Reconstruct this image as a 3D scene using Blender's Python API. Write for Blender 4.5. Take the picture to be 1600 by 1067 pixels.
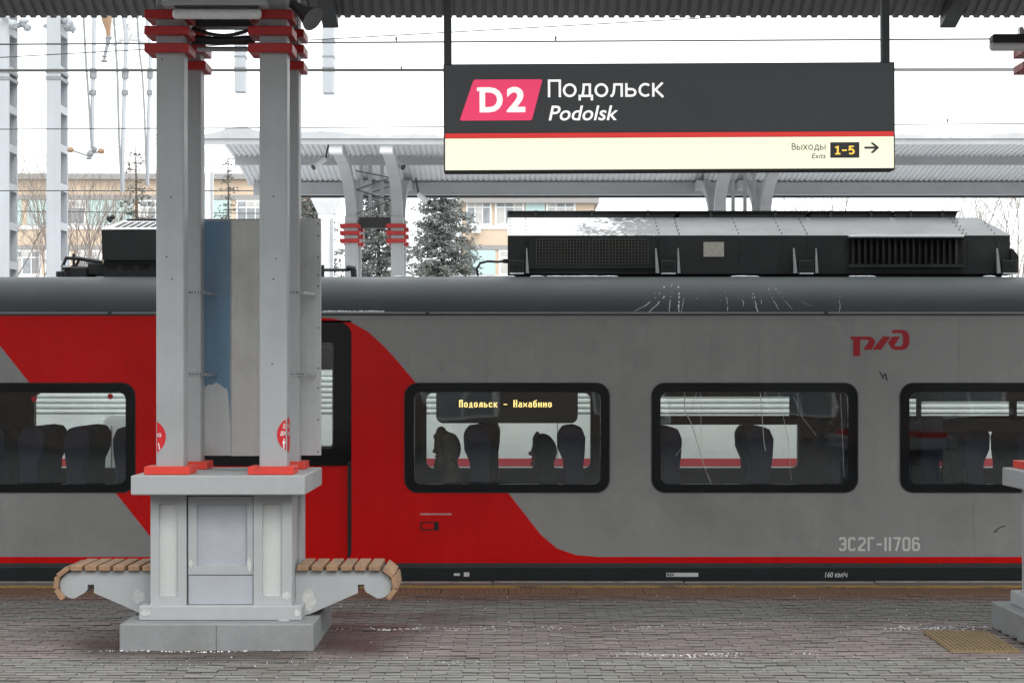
import bpy, bmesh, math, random
from mathutils import Vector, Matrix
from mathutils.geometry import delaunay_2d_cdt

for _o in list(bpy.data.objects):
    bpy.data.objects.remove(_o)
SC = bpy.context.scene
COL = SC.collection
R = math.radians

# ---------------------------------------------------------------- camera
EYE, FPX, VX, VY = 1.6, 3111.0, 795.0, 586.0
cam_d = bpy.data.cameras.new('camera')
cam_d.sensor_width = 36.0
cam_d.lens = 70.0
cam_d.shift_x = 0.003
cam_d.shift_y = 0.033
cam_d.clip_start = 0.1
cam_d.clip_end = 3000
cam = bpy.data.objects.new('camera', cam_d)
cam.location = (0, 0, EYE)
cam.rotation_euler = (R(90), 0, 0)
COL.objects.link(cam)
SC.camera = cam

# ---------------------------------------------------------------- sky, sun, exposure
SUN_EL, SUN_AZ = 48.0, 150.0        # azimuth from +Y towards +X
world = bpy.data.worlds.new('World')
SC.world = world
world.use_nodes = True
wn, wl = world.node_tree.nodes, world.node_tree.links
wn.clear()
sky = wn.new('ShaderNodeTexSky')
sky.sky_type = 'NISHITA'
sky.sun_disc = False
sky.sun_elevation = R(SUN_EL)
sky.sun_rotation = R(SUN_AZ)
sky.dust_density = 6.0
sky.air_density = 1.0
hsv = wn.new('ShaderNodeHueSaturation')
hsv.inputs['Saturation'].default_value = 0.12
mixw = wn.new('ShaderNodeMix')
mixw.data_type = 'RGBA'
mixw.inputs['Factor'].default_value = 0.75
mixw.inputs['B'].default_value = (14.2, 14.7, 15.0, 1)     # even cloud deck, same order as the clear sky
bg = wn.new('ShaderNodeBackground')
bg.inputs['Strength'].default_value = 0.13
wo = wn.new('ShaderNodeOutputWorld')
wl.new(sky.outputs[0], hsv.inputs['Color'])
wl.new(hsv.outputs[0], mixw.inputs['A'])
wl.new(mixw.outputs['Result'], bg.inputs['Color'])
wl.new(bg.outputs[0], wo.inputs['Surface'])

sun_d = bpy.data.lights.new('sun', 'SUN')
sun_d.energy = 0.9
sun_d.angle = R(25)
sun_d.color = (1.0, 0.97, 0.93)
sun = bpy.data.objects.new('sun', sun_d)
_d = Vector((math.sin(R(SUN_AZ)) * math.cos(R(SUN_EL)), math.cos(R(SUN_AZ)) * math.cos(R(SUN_EL)), math.sin(R(SUN_EL))))
sun.rotation_euler = _d.to_track_quat('Z', 'Y').to_euler()
sun.location = (6, -6, 20)
COL.objects.link(sun)

SC.view_settings.view_transform = 'Standard'
SC.view_settings.look = 'None'
SC.view_settings.gamma = 1.0
SC.view_settings.exposure = 0.40
SC.view_settings.use_curve_mapping = False
SC.render.engine = 'CYCLES'
SC.cycles.use_denoising = True
SC.cycles.max_bounces = 8
SC.cycles.transparent_max_bounces = 12
SC.cycles.caustics_reflective = False
SC.cycles.caustics_refractive = False

# ---------------------------------------------------------------- helpers
def X(px, Y): return (px - VX) * Y / FPX
def Z(py, Y): return EYE - (py - VY) * Y / FPX
def P(px, py, Y): return Vector((X(px, Y), Y, Z(py, Y)))

ORG = {}
class MB:
    def __init__(s): s.v, s.f, s.m = [], [], []
    def add(s, vs, fs, mi=0):
        n = len(s.v)
        s.v += [tuple(v) for v in vs]
        s.f += [tuple(i + n for i in f) for f in fs]
        s.m += [mi] * len(fs)
        return s
    def box(s, x0, x1, y0, y1, z0, z1, mi=0):
        if x0 > x1: x0, x1 = x1, x0
        if y0 > y1: y0, y1 = y1, y0
        if z0 > z1: z0, z1 = z1, z0
        return s.add([(x0,y0,z0),(x1,y0,z0),(x1,y1,z0),(x0,y1,z0),(x0,y0,z1),(x1,y0,z1),(x1,y1,z1),(x0,y1,z1)],
                     [(0,3,2,1),(4,5,6,7),(0,1,5,4),(1,2,6,5),(2,3,7,6),(3,0,4,7)], mi)
    def prism(s, poly, axis, a, b, mi=0):
        # poly: 2-D points; axis 'x': (y,z), 'y': (x,z), 'z': (x,y)
        def p3(p, t):
            return (t, p[0], p[1]) if axis == 'x' else (p[0], t, p[1]) if axis == 'y' else (p[0], p[1], t)
        n = len(poly)
        vs = [p3(p, a) for p in poly] + [p3(p, b) for p in poly]
        area = sum(poly[i][0]*poly[(i+1)%n][1] - poly[(i+1)%n][0]*poly[i][1] for i in range(n))
        fs = [tuple(range(n)), tuple(range(2*n-1, n-1, -1))] + [(i, i+n, (i+1)%n+n, (i+1)%n) for i in range(n)]
        flip = (area > 0) != (axis == 'y')
        if b < a: flip = not flip
        if flip: fs = [tuple(reversed(f)) for f in fs]
        return s.add(vs, fs, mi)
    def tube(s, pts, r, n=8, mi=0, cap=True):
        pts = [Vector(p) for p in pts]
        rs = r if isinstance(r, (list, tuple)) else [r] * len(pts)
        vs, fs = [], []
        up = None
        for i, p in enumerate(pts):
            d = (pts[min(i+1, len(pts)-1)] - pts[max(i-1, 0)])
            d = d.normalized() if d.length > 1e-9 else Vector((0,0,1))
            if up is None:
                up = Vector((0,0,1)) if abs(d.z) < 0.9 else Vector((1,0,0))
            a = d.cross(up)
            if a.length < 1e-5: a = d.cross(Vector((0.3, 1, 0.2)))
            a.normalize(); b = a.cross(d); up = b
            for k in range(n):
                t = 2*math.pi*k/n
                vs.append(p + (a*math.cos(t) + b*math.sin(t)) * rs[i])
        for i in range(len(pts)-1):
            for k in range(n):
                fs.append((i*n+k, i*n+(k+1)%n, (i+1)*n+(k+1)%n, (i+1)*n+k))
        if cap:
            fs.append(tuple(range(n-1, -1, -1))); m = (len(pts)-1)*n
            fs.append(tuple(range(m, m+n)))
        return s.add(vs, fs, mi)
    def bar(s, a, b, w, h, mi=0):
        a, b = Vector(a), Vector(b)
        d = (b-a).normalized()
        up = Vector((0,0,1)) if abs(d.z) < 0.95 else Vector((0,1,0))
        sx = d.cross(up).normalized(); sz = sx.cross(d)
        vs = [p + sx*(i*w/2) + sz*(j*h/2) for p in (a, b) for i, j in ((-1,-1),(1,-1),(1,1),(-1,1))]
        return s.add(vs, [(0,1,2,3),(7,6,5,4),(0,4,5,1),(1,5,6,2),(2,6,7,3),(3,7,4,0)], mi)
    def sphere(s, c, r, nu=10, nv=7, mi=0):
        rx, ry, rz = r if isinstance(r, (list, tuple)) else (r, r, r)
        vs = [(c[0], c[1], c[2]+rz)]
        for j in range(1, nv):
            t = math.pi*j/nv
            for i in range(nu):
                u = 2*math.pi*i/nu
                vs.append((c[0]+rx*math.sin(t)*math.cos(u), c[1]+ry*math.sin(t)*math.sin(u), c[2]+rz*math.cos(t)))
        vs.append((c[0], c[1], c[2]-rz)); L = len(vs)-1
        fs = [(0, 1+i, 1+(i+1)%nu) for i in range(nu)]
        for j in range(nv-2):
            for i in range(nu):
                a = 1+j*nu
                fs.append((a+i, a+nu+i, a+nu+(i+1)%nu, a+(i+1)%nu))
        a = 1+(nv-2)*nu
        fs += [(a+i, L, a+(i+1)%nu) for i in range(nu)]
        return s.add(vs, fs, mi)
    def build(s, name, mats, parent=None, smooth=False, bevel=0, seg=1, local=False, rot=None):
        me = bpy.data.meshes.new(name)
        if parent is not None: o0 = Vector((0,0,0)) if local else ORG[parent.name]
        elif local: o0 = Vector((0,0,0))
        else:
            lo = [min(v[i] for v in s.v) for i in range(3)]; hi = [max(v[i] for v in s.v) for i in range(3)]
            o0 = Vector(((lo[0]+hi[0])/2, (lo[1]+hi[1])/2, lo[2]))
        me.from_pydata([(v[0]-o0.x, v[1]-o0.y, v[2]-o0.z) for v in s.v], [], s.f)
        if not isinstance(mats, (list, tuple)): mats = [mats]
        for m in mats: me.materials.append(m)
        if any(s.m): me.polygons.foreach_set('material_index', s.m)
        if bevel:
            bm = bmesh.new(); bm.from_mesh(me)
            es = [e for e in bm.edges if len(e.link_faces) == 2 and e.calc_face_angle(0) > R(30)]
            bmesh.ops.bevel(bm, geom=es, offset=bevel, segments=seg, profile=0.6, affect='EDGES', clamp_overlap=True)
            bm.to_mesh(me); bm.free()
        if smooth:
            me.polygons.foreach_set('use_smooth', [True]*len(me.polygons))
            if smooth != 'all':
                bm = bmesh.new(); bm.from_mesh(me)
                for e in bm.edges:
                    if len(e.link_faces) == 2 and e.calc_face_angle(0) > R(40): e.smooth = False
                bm.to_mesh(me); bm.free()
        me.update()
        o = bpy.data.objects.new(name, me); COL.objects.link(o)
        if parent is not None: o.parent = parent
        else: o.location = o0
        ORG[o.name] = Vector((0,0,0)) if local else o0
        return o

def tag(o, label=None, cat=None, group=None, kind=None):
    if label: o['label'] = label
    if cat: o['category'] = cat
    if group: o['group'] = group
    if kind: o['kind'] = kind
    return o
def empty(name, loc, label=None, cat=None, group=None, kind=None):
    o = bpy.data.objects.new(name, None); COL.objects.link(o)
    o.location = loc; o.empty_display_size = 0.2
    ORG[o.name] = Vector(loc)
    return tag(o, label, cat, group, kind)
def copy_tree(o, parent=None):
    c = o.copy(); COL.objects.link(c); c.parent = parent
    ORG[c.name] = ORG.get(o.name, Vector((0,0,0)))
    for ch in list(o.children): copy_tree(ch, c)
    return c
def inst(o, name, parent, loc, rot=None):        # another object on the same mesh
    c = bpy.data.objects.new(name, o.data); COL.objects.link(c)
    c.parent = parent
    c.location = Vector(loc) - (ORG[parent.name] if parent else Vector((0,0,0)))
    if rot: c.rotation_euler = rot
    ORG[c.name] = Vector(loc)
    return c

# ---------------------------------------------------------------- materials
def mat(name, col, rough=0.6, metal=0.0, var=0.12, scale=6.0, fine=60.0, bump=0.0, streak=0.0, spec=0.5, emit=None, es=0.0,
        dirt=None, dirt_amt=0.0, dirt_scale=2.0, coat=0.0, rvar=0.1, vec=(1,1,1)):
    m = bpy.data.materials.new(name); m.use_nodes = True
    n, l = m.node_tree.nodes, m.node_tree.links
    b = n['Principled BSDF']
    b.inputs['Metallic'].default_value = metal
    b.inputs['Specular IOR Level'].default_value = spec
    b.inputs['Coat Weight'].default_value = coat
    b.inputs['Coat Roughness'].default_value = 0.12
    geo = n.new('ShaderNodeNewGeometry')
    mp = n.new('ShaderNodeMapping'); mp.inputs['Scale'].default_value = vec
    l.new(geo.outputs['Position'], mp.inputs['Vector'])
    n1 = n.new('ShaderNodeTexNoise'); n1.inputs['Scale'].default_value = scale; n1.inputs['Detail'].default_value = 6
    n2 = n.new('ShaderNodeTexNoise'); n2.inputs['Scale'].default_value = fine; n2.inputs['Detail'].default_value = 3
    l.new(mp.outputs[0], n1.inputs['Vector']); l.new(mp.outputs[0], n2.inputs['Vector'])
    add = n.new('ShaderNodeMath'); add.operation = 'MULTIPLY_ADD'
    add.inputs[1].default_value = 0.5
    l.new(n2.outputs['Fac'], add.inputs[0])
    hlf = n.new('ShaderNodeMath'); hlf.operation = 'MULTIPLY'; hlf.inputs[1].default_value = 0.5
    l.new(n1.outputs['Fac'], hlf.inputs[0]); l.new(hlf.outputs[0], add.inputs[2])
    last = add
    if streak:
        ms = n.new('ShaderNodeMapping'); ms.inputs['Scale'].default_value = (14, 14, 0.7)
        l.new(geo.outputs['Position'], ms.inputs['Vector'])
        n3 = n.new('ShaderNodeTexNoise'); n3.inputs['Scale'].default_value = 1.0; n3.inputs['Detail'].default_value = 5
        l.new(ms.outputs[0], n3.inputs['Vector'])
        mm = n.new('ShaderNodeMix'); mm.inputs['Factor'].default_value = streak
        l.new(add.outputs[0], mm.inputs['A']); l.new(n3.outputs['Fac'], mm.inputs['B'])
        last = mm
    mr = n.new('ShaderNodeMapRange')
    mr.inputs['From Min'].default_value = 0.3; mr.inputs['From Max'].default_value = 0.7
    mr.inputs['To Min'].default_value = 1 - var; mr.inputs['To Max'].default_value = 1 + var
    l.new(last.outputs[0], mr.inputs['Value'])
    vm = n.new('ShaderNodeVectorMath'); vm.operation = 'SCALE'
    vm.inputs[0].default_value = col[:3]
    l.new(mr.outputs[0], vm.inputs['Scale'])
    out = vm.outputs[0]
    if dirt:
        n4 = n.new('ShaderNodeTexNoise'); n4.inputs['Scale'].default_value = dirt_scale; n4.inputs['Detail'].default_value = 8
        n4.inputs['Roughness'].default_value = 0.65
        l.new(mp.outputs[0], n4.inputs['Vector'])
        r4 = n.new('ShaderNodeMapRange'); r4.inputs['From Min'].default_value = 0.5; r4.inputs['From Max'].default_value = 0.72
        r4.inputs['To Max'].default_value = dirt_amt
        l.new(n4.outputs['Fac'], r4.inputs['Value'])
        md = n.new('ShaderNodeMix'); md.data_type = 'RGBA'
        l.new(r4.outputs[0], md.inputs['Factor']); l.new(out, md.inputs['A']); md.inputs['B'].default_value = (*dirt, 1)
        out = md.outputs['Result']
    l.new(out, b.inputs['Base Color'])
    rr = n.new('ShaderNodeMapRange'); rr.inputs['From Min'].default_value = 0.3; rr.inputs['From Max'].default_value = 0.7
    rr.inputs['To Min'].default_value = max(0.02, rough - rvar); rr.inputs['To Max'].default_value = min(1, rough + rvar)
    l.new(n1.outputs['Fac'], rr.inputs['Value']); l.new(rr.outputs[0], b.inputs['Roughness'])
    if bump:
        bp = n.new('ShaderNodeBump'); bp.inputs['Strength'].default_value = bump; bp.inputs['Distance'].default_value = 0.02
        l.new(add.outputs[0], bp.inputs['Height']); l.new(bp.outputs[0], b.inputs['Normal'])
    if emit:
        b.inputs['Emission Color'].default_value = (*emit, 1); b.inputs['Emission Strength'].default_value = es
    return m

def glass_mat(name, tint=(0.72, 0.75, 0.74), boost=1.7):
    m = bpy.data.materials.new(name); m.use_nodes = True
    n, l = m.node_tree.nodes, m.node_tree.links
    n.clear()
    o = n.new('ShaderNodeOutputMaterial'); t = n.new('ShaderNodeBsdfTransparent'); g = n.new('ShaderNodeBsdfGlossy')
    t.inputs[0].default_value = (*tint, 1); g.inputs['Roughness'].default_value = 0.02
    fr = n.new('ShaderNodeFresnel'); fr.inputs[0].default_value = 1.5
    mu = n.new('ShaderNodeMath'); mu.operation = 'MULTIPLY'; mu.inputs[1].default_value = boost; mu.use_clamp = True
    mx = n.new('ShaderNodeMixShader')
    l.new(fr.outputs[0], mu.inputs[0]); l.new(mu.outputs[0], mx.inputs[0])
    l.new(t.outputs[0], mx.inputs[1]); l.new(g.outputs[0], mx.inputs[2]); l.new(mx.outputs[0], o.inputs[0])
    # faint uneven glass
    geo = n.new('ShaderNodeNewGeometry'); nz = n.new('ShaderNodeTexNoise'); nz.inputs['Scale'].default_value = 1.2
    bp = n.new('ShaderNodeBump'); bp.inputs['Strength'].default_value = 0.06; bp.inputs['Distance'].default_value = 0.05
    l.new(geo.outputs['Position'], nz.inputs['Vector']); l.new(nz.outputs['Fac'], bp.inputs['Height']); l.new(bp.outputs[0], g.inputs['Normal'])
    return m

M = {}
M['column'] = mat('grey_column_paint', (0.405, 0.42, 0.427), 0.5, var=0.055, scale=2.5, fine=25, streak=0.5, bump=0.02, dirt=(0.27,0.27,0.26), dirt_amt=0.35)
M['column_lt'] = mat('pale_grey_panel_paint', (0.55, 0.56, 0.55), 0.5, var=0.08, scale=3, streak=0.3, dirt=(0.3,0.3,0.28), dirt_amt=0.3)
M['column_bl'] = mat('bluish_grey_panel_paint', (0.40, 0.42, 0.46), 0.45, var=0.07, scale=3, streak=0.3, dirt=(0.25,0.25,0.25), dirt_amt=0.25)
M['concrete'] = mat('painted_concrete', (0.25, 0.26, 0.262), 0.7, var=0.16, scale=5, fine=90, bump=0.12, dirt=(0.16,0.15,0.14), dirt_amt=0.55, dirt_scale=3)
M['collar'] = mat('red_collar_paint', (0.44, 0.018, 0.018), 0.5, var=0.15, scale=8, streak=0.2, dirt=(0.2,0.02,0.02), dirt_amt=0.5, dirt_scale=6)
M['foot_red'] = mat('bright_red_foot_paint', (0.72, 0.055, 0.035), 0.5, var=0.1, scale=8, dirt=(0.3,0.04,0.03), dirt_amt=0.4, dirt_scale=9)
M['white_patch'] = mat('white_filler', (0.55, 0.55, 0.53), 0.9, var=0.15, scale=30, bump=0.1)
M['wood'] = mat('weathered_wood', (0.34, 0.205, 0.12), 0.75, var=0.35, scale=9, fine=70, bump=0.1, dirt=(0.12,0.085,0.06), dirt_amt=0.6, dirt_scale=7, vec=(1, 0.25, 1))
M['black_metal'] = mat('black_metal', (0.018, 0.019, 0.02), 0.55, var=0.25, scale=8)
M['dark_metal'] = mat('dark_grey_metal', (0.05, 0.052, 0.054), 0.5, var=0.2, scale=5, streak=0.3)
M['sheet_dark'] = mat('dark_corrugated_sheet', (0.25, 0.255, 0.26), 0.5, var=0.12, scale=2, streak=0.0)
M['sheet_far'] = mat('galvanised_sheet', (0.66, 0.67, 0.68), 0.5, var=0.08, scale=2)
M['steel_lt'] = mat('light_steel_paint', (0.42, 0.43, 0.44), 0.5, var=0.12, scale=4, dirt=(0.25,0.23,0.21), dirt_amt=0.4)
M['galv'] = mat('galvanised_strap', (0.55, 0.56, 0.57), 0.35, metal=0.7, var=0.2, scale=40)
M['white_paint'] = mat('white_paint', (0.78, 0.79, 0.80), 0.5, var=0.06, scale=5, dirt=(0.5,0.5,0.48), dirt_amt=0.3)
M['tube_white'] = mat('milky_lamp_cover', (0.72, 0.73, 0.73), 0.3, var=0.05)
M['rubber'] = mat('black_rubber', (0.012, 0.012, 0.013), 0.5, var=0.1)

# ================================================================ GROUND, PLATFORM
rnd = random.Random(7)
M['ballast'] = mat('pale_bounce_ground', (0.38, 0.38, 0.38), 0.95, var=0.25, scale=3, fine=30, bump=0.5)  # unseen ground, paled to bounce light up under the canopies
tag(MB().add([(-900,-700,-1.2),(900,-700,-1.2),(900,2000,-1.2),(-900,2000,-1.2)], [(0,1,2,3)]).build('ground', M['ballast']), kind='structure')

PXR = (-9.0, 11.0)
M['bed'] = mat('joint_bed', (0.052, 0.045, 0.040), 0.95, var=0.3, scale=20)
M['edge_stone'] = mat('platform_edge_stone', (0.13, 0.105, 0.085), 0.75, var=0.25, scale=6, fine=80, bump=0.1, dirt=(0.06,0.045,0.035), dirt_amt=0.7)
M['edge_lip'] = mat('pale_edge_lip', (0.32, 0.30, 0.27), 0.85, var=0.3, scale=12, dirt=(0.1,0.085,0.07), dirt_amt=0.8, dirt_scale=8)
plat = tag(MB().box(PXR[0], PXR[1], 8.2, 15.46, -1.15, -0.010).build('platform', M['bed']), kind='structure')
# pale lip of the edge in slabs
x = PXR[0]; k = 0
while x < PXR[1]:
    w = 1.48
    MB().box(x, x+w-0.008, 15.38, 15.475, -0.16, 0.004+rnd.uniform(-.003,.003)).build('edge_lip', M['edge_lip'], plat, bevel=0.006)
    MB().box(x, x+w-0.006, 15.075, 15.376, -0.12, 0.0+rnd.uniform(-.002,.002)).build('edge_stone', M['edge_stone'], plat, bevel=0.005)
    x += w

# worn yellow line
def worn(name, col, under, thr=0.45, sc=5.0):
    m = mat(name, col, 0.7, var=0.15, scale=10)
    n, l = m.node_tree.nodes, m.node_tree.links
    b = n['Principled BSDF']; src = b.inputs['Base Color'].links[0].from_socket
    geo = n.new('ShaderNodeNewGeometry'); mp = n.new('ShaderNodeMapping'); mp.inputs['Scale'].default_value = (1, 6, 1)
    nz = n.new('ShaderNodeTexNoise'); nz.inputs['Scale'].default_value = sc; nz.inputs['Detail'].default_value = 8; nz.inputs['Roughness'].default_value = 0.7
    mr = n.new('ShaderNodeMapRange'); mr.inputs['From Min'].default_value = thr; mr.inputs['From Max'].default_value = thr+0.08
    mx = n.new('ShaderNodeMix'); mx.data_type = 'RGBA'; mx.inputs['B'].default_value = (*under, 1)
    l.new(geo.outputs['Position'], mp.inputs['Vector']); l.new(mp.outputs[0], nz.inputs['Vector']); l.new(nz.outputs['Fac'], mr.inputs['Value'])
    l.new(mr.outputs[0], mx.inputs['Factor']); l.new(src, mx.inputs['A']); l.new(mx.outputs['Result'], b.inputs['Base Color'])
    return m
M['yellow_line'] = worn('worn_yellow_paint', (0.38, 0.24, 0.06), (0.13, 0.09, 0.06), 0.50, 2.2)
MB().box(PXR[0], PXR[1], 15.03, 15.11, -0.008, 0.0065).build('yellow_line', M['yellow_line'], plat)
# ribbed tactile strip along the edge
M['tactile_edge'] = mat('brown_tactile_tile', (0.165, 0.088, 0.047), 0.7, var=0.25, scale=3, fine=50, dirt=(0.09,0.05,0.032), dirt_amt=0.6, dirt_scale=1.5)
x = PXR[0]
tac_base = None
k = 0
while x < PXR[1]-0.05:
    if tac_base is None:
        mb = MB().box(x, x+0.5-0.006, 14.52, 14.985, -0.01, 0.0)
        for j in range(13):
            xx = x + 0.02 + j*0.0375
            mb.prism([(xx, 0.0),(xx+0.022, 0.0),(xx+0.018, 0.006),(xx+0.004, 0.006)], 'y', 14.55, 14.955)
        tac_base = mb.build('tactile_tile', M['tactile_edge'], plat)
        x00 = x
    else:
        o = inst(tac_base, 'tactile_tile', plat, (0,0,0)); o.location = (x-x00, 0, rnd.uniform(-.0015,.0015))
    x += 0.5

# block paving: nearest 300 blocks in view as single pieces, the others joined
PW, PD = 0.1655, 0.0925
def paver_mat(name, c, rough=0.75, f=1.0):
    c = tuple(v*f for v in c)
    m = mat(name, c, rough, var=0.22, scale=4, fine=120, bump=0.12, dirt=(c[0]*0.55, c[1]*0.44, c[2]*0.40), dirt_amt=0.8, dirt_scale=1.1, rvar=0.2)
    # damp brown stains that spread from the foot of the pedestal
    n, l = m.node_tree.nodes, m.node_tree.links
    b = n['Principled BSDF']; src = b.inputs['Base Color'].links[0].from_socket; rs = b.inputs['Roughness'].links[0].from_socket
    geo = n.new('ShaderNodeNewGeometry'); nz = n.new('ShaderNodeTexNoise'); nz.inputs['Scale'].default_value = 1.6; nz.inputs['Detail'].default_value = 7; nz.inputs['Roughness'].default_value = .65
    l.new(geo.outputs['Position'], nz.inputs['Vector'])
    tot = nz.outputs['Fac']
    for (cx, cy, rx, ry, amp) in ((-1.7, 12.0, 1.15, .95, .55), (-.9, 12.9, .9, .9, .3), (3.6, 12.2, .9, .8, .4)):
        mp = n.new('ShaderNodeMapping'); mp.inputs['Location'].default_value = (-cx/rx, -cy/ry, 0); mp.inputs['Scale'].default_value = (1/rx, 1/ry, 0)
        ln = n.new('ShaderNodeVectorMath'); ln.operation = 'LENGTH'
        l.new(geo.outputs['Position'], mp.inputs['Vector']); l.new(mp.outputs[0], ln.inputs[0])
        mr = n.new('ShaderNodeMapRange'); mr.inputs['From Min'].default_value = 0.55; mr.inputs['From Max'].default_value = 1.15
        mr.inputs['To Min'].default_value = amp; mr.inputs['To Max'].default_value = 0
        l.new(ln.outputs['Value'], mr.inputs['Value'])
        ad = n.new('ShaderNodeMath'); l.new(tot, ad.inputs[0]); l.new(mr.outputs[0], ad.inputs[1]); tot = ad.outputs[0]
    th = n.new('ShaderNodeMapRange'); th.inputs['From Min'].default_value = .60; th.inputs['From Max'].default_value = .92; th.inputs['To Max'].default_value = .85
    l.new(tot, th.inputs['Value'])
    mx = n.new('ShaderNodeMix'); mx.data_type = 'RGBA'; mx.inputs['B'].default_value = (.060,.043,.037,1)
    l.new(th.outputs[0], mx.inputs['Factor']); l.new(src, mx.inputs['A']); l.new(mx.outputs['Result'], b.inputs['Base Color'])
    mr2 = n.new('ShaderNodeMix'); mr2.inputs['B'].default_value = .38
    l.new(th.outputs[0], mr2.inputs['Factor']); l.new(rs, mr2.inputs['A']); l.new(mr2.outputs[0], b.inputs['Roughness'])
    return m
greys = [paver_mat('grey_paver_%s' % 'abcd'[i], c) for i, c in enumerate([(.205,.203,.185),(.18,.178,.163),(.225,.222,.203),(.19,.183,.17)])]
pinks = [paver_mat('pink_paver_%s' % 'abcd'[i], c) for i, c in enumerate([(.215,.172,.165),(.185,.15,.145),(.235,.195,.185),(.195,.17,.16)])]
browns = [paver_mat('brown_paver_%s' % 'ab'[i], c) for i, c in enumerate([(.15,.09,.066),(.13,.075,.056)])]
darks = [paver_mat('dark_grey_paver_%s' % 'ab'[i], c) for i, c in enumerate([(.155,.153,.138),(.135,.132,.122)])]
pmats = greys + pinks + browns + darks
def paver_into(mb, cx, cy, dz, mi, w=PW-0.003, d=PD-0.013, yaw=0.0, tilt=0.0, side=0):
    c = 0.004
    pts = []
    for zz, ins in ((-0.012, 0), (-c*0.6, 0), (0, c)):
        for sx, sy in ((-1,-1),(1,-1),(1,1),(-1,1)):
            lx, ly = sx*(w/2-ins), sy*(d/2-ins)
            pts.append((cx+lx-yaw*ly, cy+ly+yaw*lx, zz+dz+tilt*lx))
    n0 = len(mb.v)
    mb.add(pts, [(8,9,10,11)], mi)
    for i in range(4):                              # joints are packed with dark dirt up to the arris
        j = (i+1) % 4
        mb.f += [tuple(n0+q for q in (i, j, 4+j, 4+i)), tuple(n0+q for q in (4+i, 4+j, 8+j, 8+i))]
        mb.m += [side, side if i % 2 == 0 else mi]
cells = []
row = 0
y = 14.47
while y > 8.3:
    off = (row % 2) * PW/2 + rnd.uniform(-.006,.006)
    i0 = int(PXR[0]/PW)
    for i in range(i0, int(PXR[1]/PW)):
        cx = i*PW + off
        zone = 'b' if y > 14.12 else 'd' if y > 12.92 else 'p' if y > 11.24 else 'g'
        mi = {'d': 10+rnd.randrange(2), 'b': 8+rnd.randrange(2), 'g': rnd.randrange(4), 'p': 4+rnd.randrange(4)}[zone]
        cells.append((cx, y, rnd.gauss(0, 0.0012), mi, rnd.gauss(0, 0.012), rnd.gauss(0, 0.008)))
    y -= PD; row += 1
def in_view(c):
    px = VX + c[0]*FPX/c[1]; py = VY + EYE*FPX/c[1]
    return -10 < px < 1610 and py < 1072
def covered(c):     # under a pedestal
    return any(abs(c[0]-sx) < 0.52 and abs(c[1]-12.17) < 0.54 for sx in (-1.702, 3.655))
near = sorted([c for c in cells if in_view(c) and not covered(c)], key=lambda c: c[1])[:300]
near_set = set(id(c) for c in near)
bigmb = MB()
for c in cells:
    if id(c) not in near_set and not covered(c): paver_into(bigmb, *c[:4], yaw=c[4], tilt=c[5], side=len(pmats))
pb = bigmb.build('block_paving', pmats + [M['bed']], plat); pb['kind'] = 'stuff'
pm_cache = {}
for c in near:
    if c[3] not in pm_cache:
        mb = MB(); paver_into(mb, 0, 0, 0, 0, side=1)
        me_o = mb.build('paver', [pmats[c[3]], M['bed']], plat, local=True); pm_cache[c[3]] = me_o.data
        o = me_o
    else:
        o = bpy.data.objects.new('paver', pm_cache[c[3]]); COL.objects.link(o); o.parent = plat
    o.location = Vector((c[0], c[1], c[2])) - ORG[plat.name]
    o.rotation_euler = (0, -c[5], c[4])

# yellow tactile plate let into the paving at the right pedestal
M['plate_yellow'] = mat('ochre_tactile_plate', (0.215, 0.15, 0.07), 0.65, var=0.25, scale=9, fine=60, dirt=(0.14,0.10,0.06), dirt_amt=0.8, dirt_scale=5)
tp = empty('tactile_plate', (2.765, 11.95, 0.006), 'ochre ribbed tactile plate in the paving by the cropped pedestal', 'tactile plate')
MB().box(-.2,.2,-.45,.45,-0.008,0.004).build('base_plate', M['plate_yellow'], tp, local=True)
for j in range(14):
    xx = -.192 + j*0.028
    MB().prism([(xx,0.004),(xx+0.016,0.004),(xx+0.012,0.012),(xx+0.004,0.012)], 'y', -.435, .435).build('rib', M['plate_yellow'], tp, local=True)
tp.rotation_euler = (0, 0, R(-1.5))

# far platforms and the one the viewer stands on
M['asphalt'] = mat('dark_asphalt', (0.075, 0.075, 0.077), 0.8, var=0.3, scale=4, bump=0.1)
tag(MB().box(-30, 40, 24.3, 30.6, -1.15, -0.149).build('platform_far', mat('pale_bounce_paving', (.62,.63,.64), .9, var=.2, scale=2)), kind='structure')  # hidden top made pale to throw light onto the far canopy underside
tag(MB().box(-50, 50, -15.9, 2.2, -1.15, 0.0).build('platform_near', M['asphalt']), kind='structure')  # stretched back unseen and kept dark so train glass mirrors no bright ground
M['rail'] = mat('rail_steel', (0.16, 0.12, 0.09), 0.5, metal=0.6)
for Yc in (5.2, 17.34, 22.24):
    tr = empty('track', (0, Yc, -1.2), kind='structure')
    for s in (-.76, .76):
        MB().box(-60, 60, Yc+s-.035, Yc+s+.035, -1.10, -0.98).build('rail', M['rail'], tr)

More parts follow.
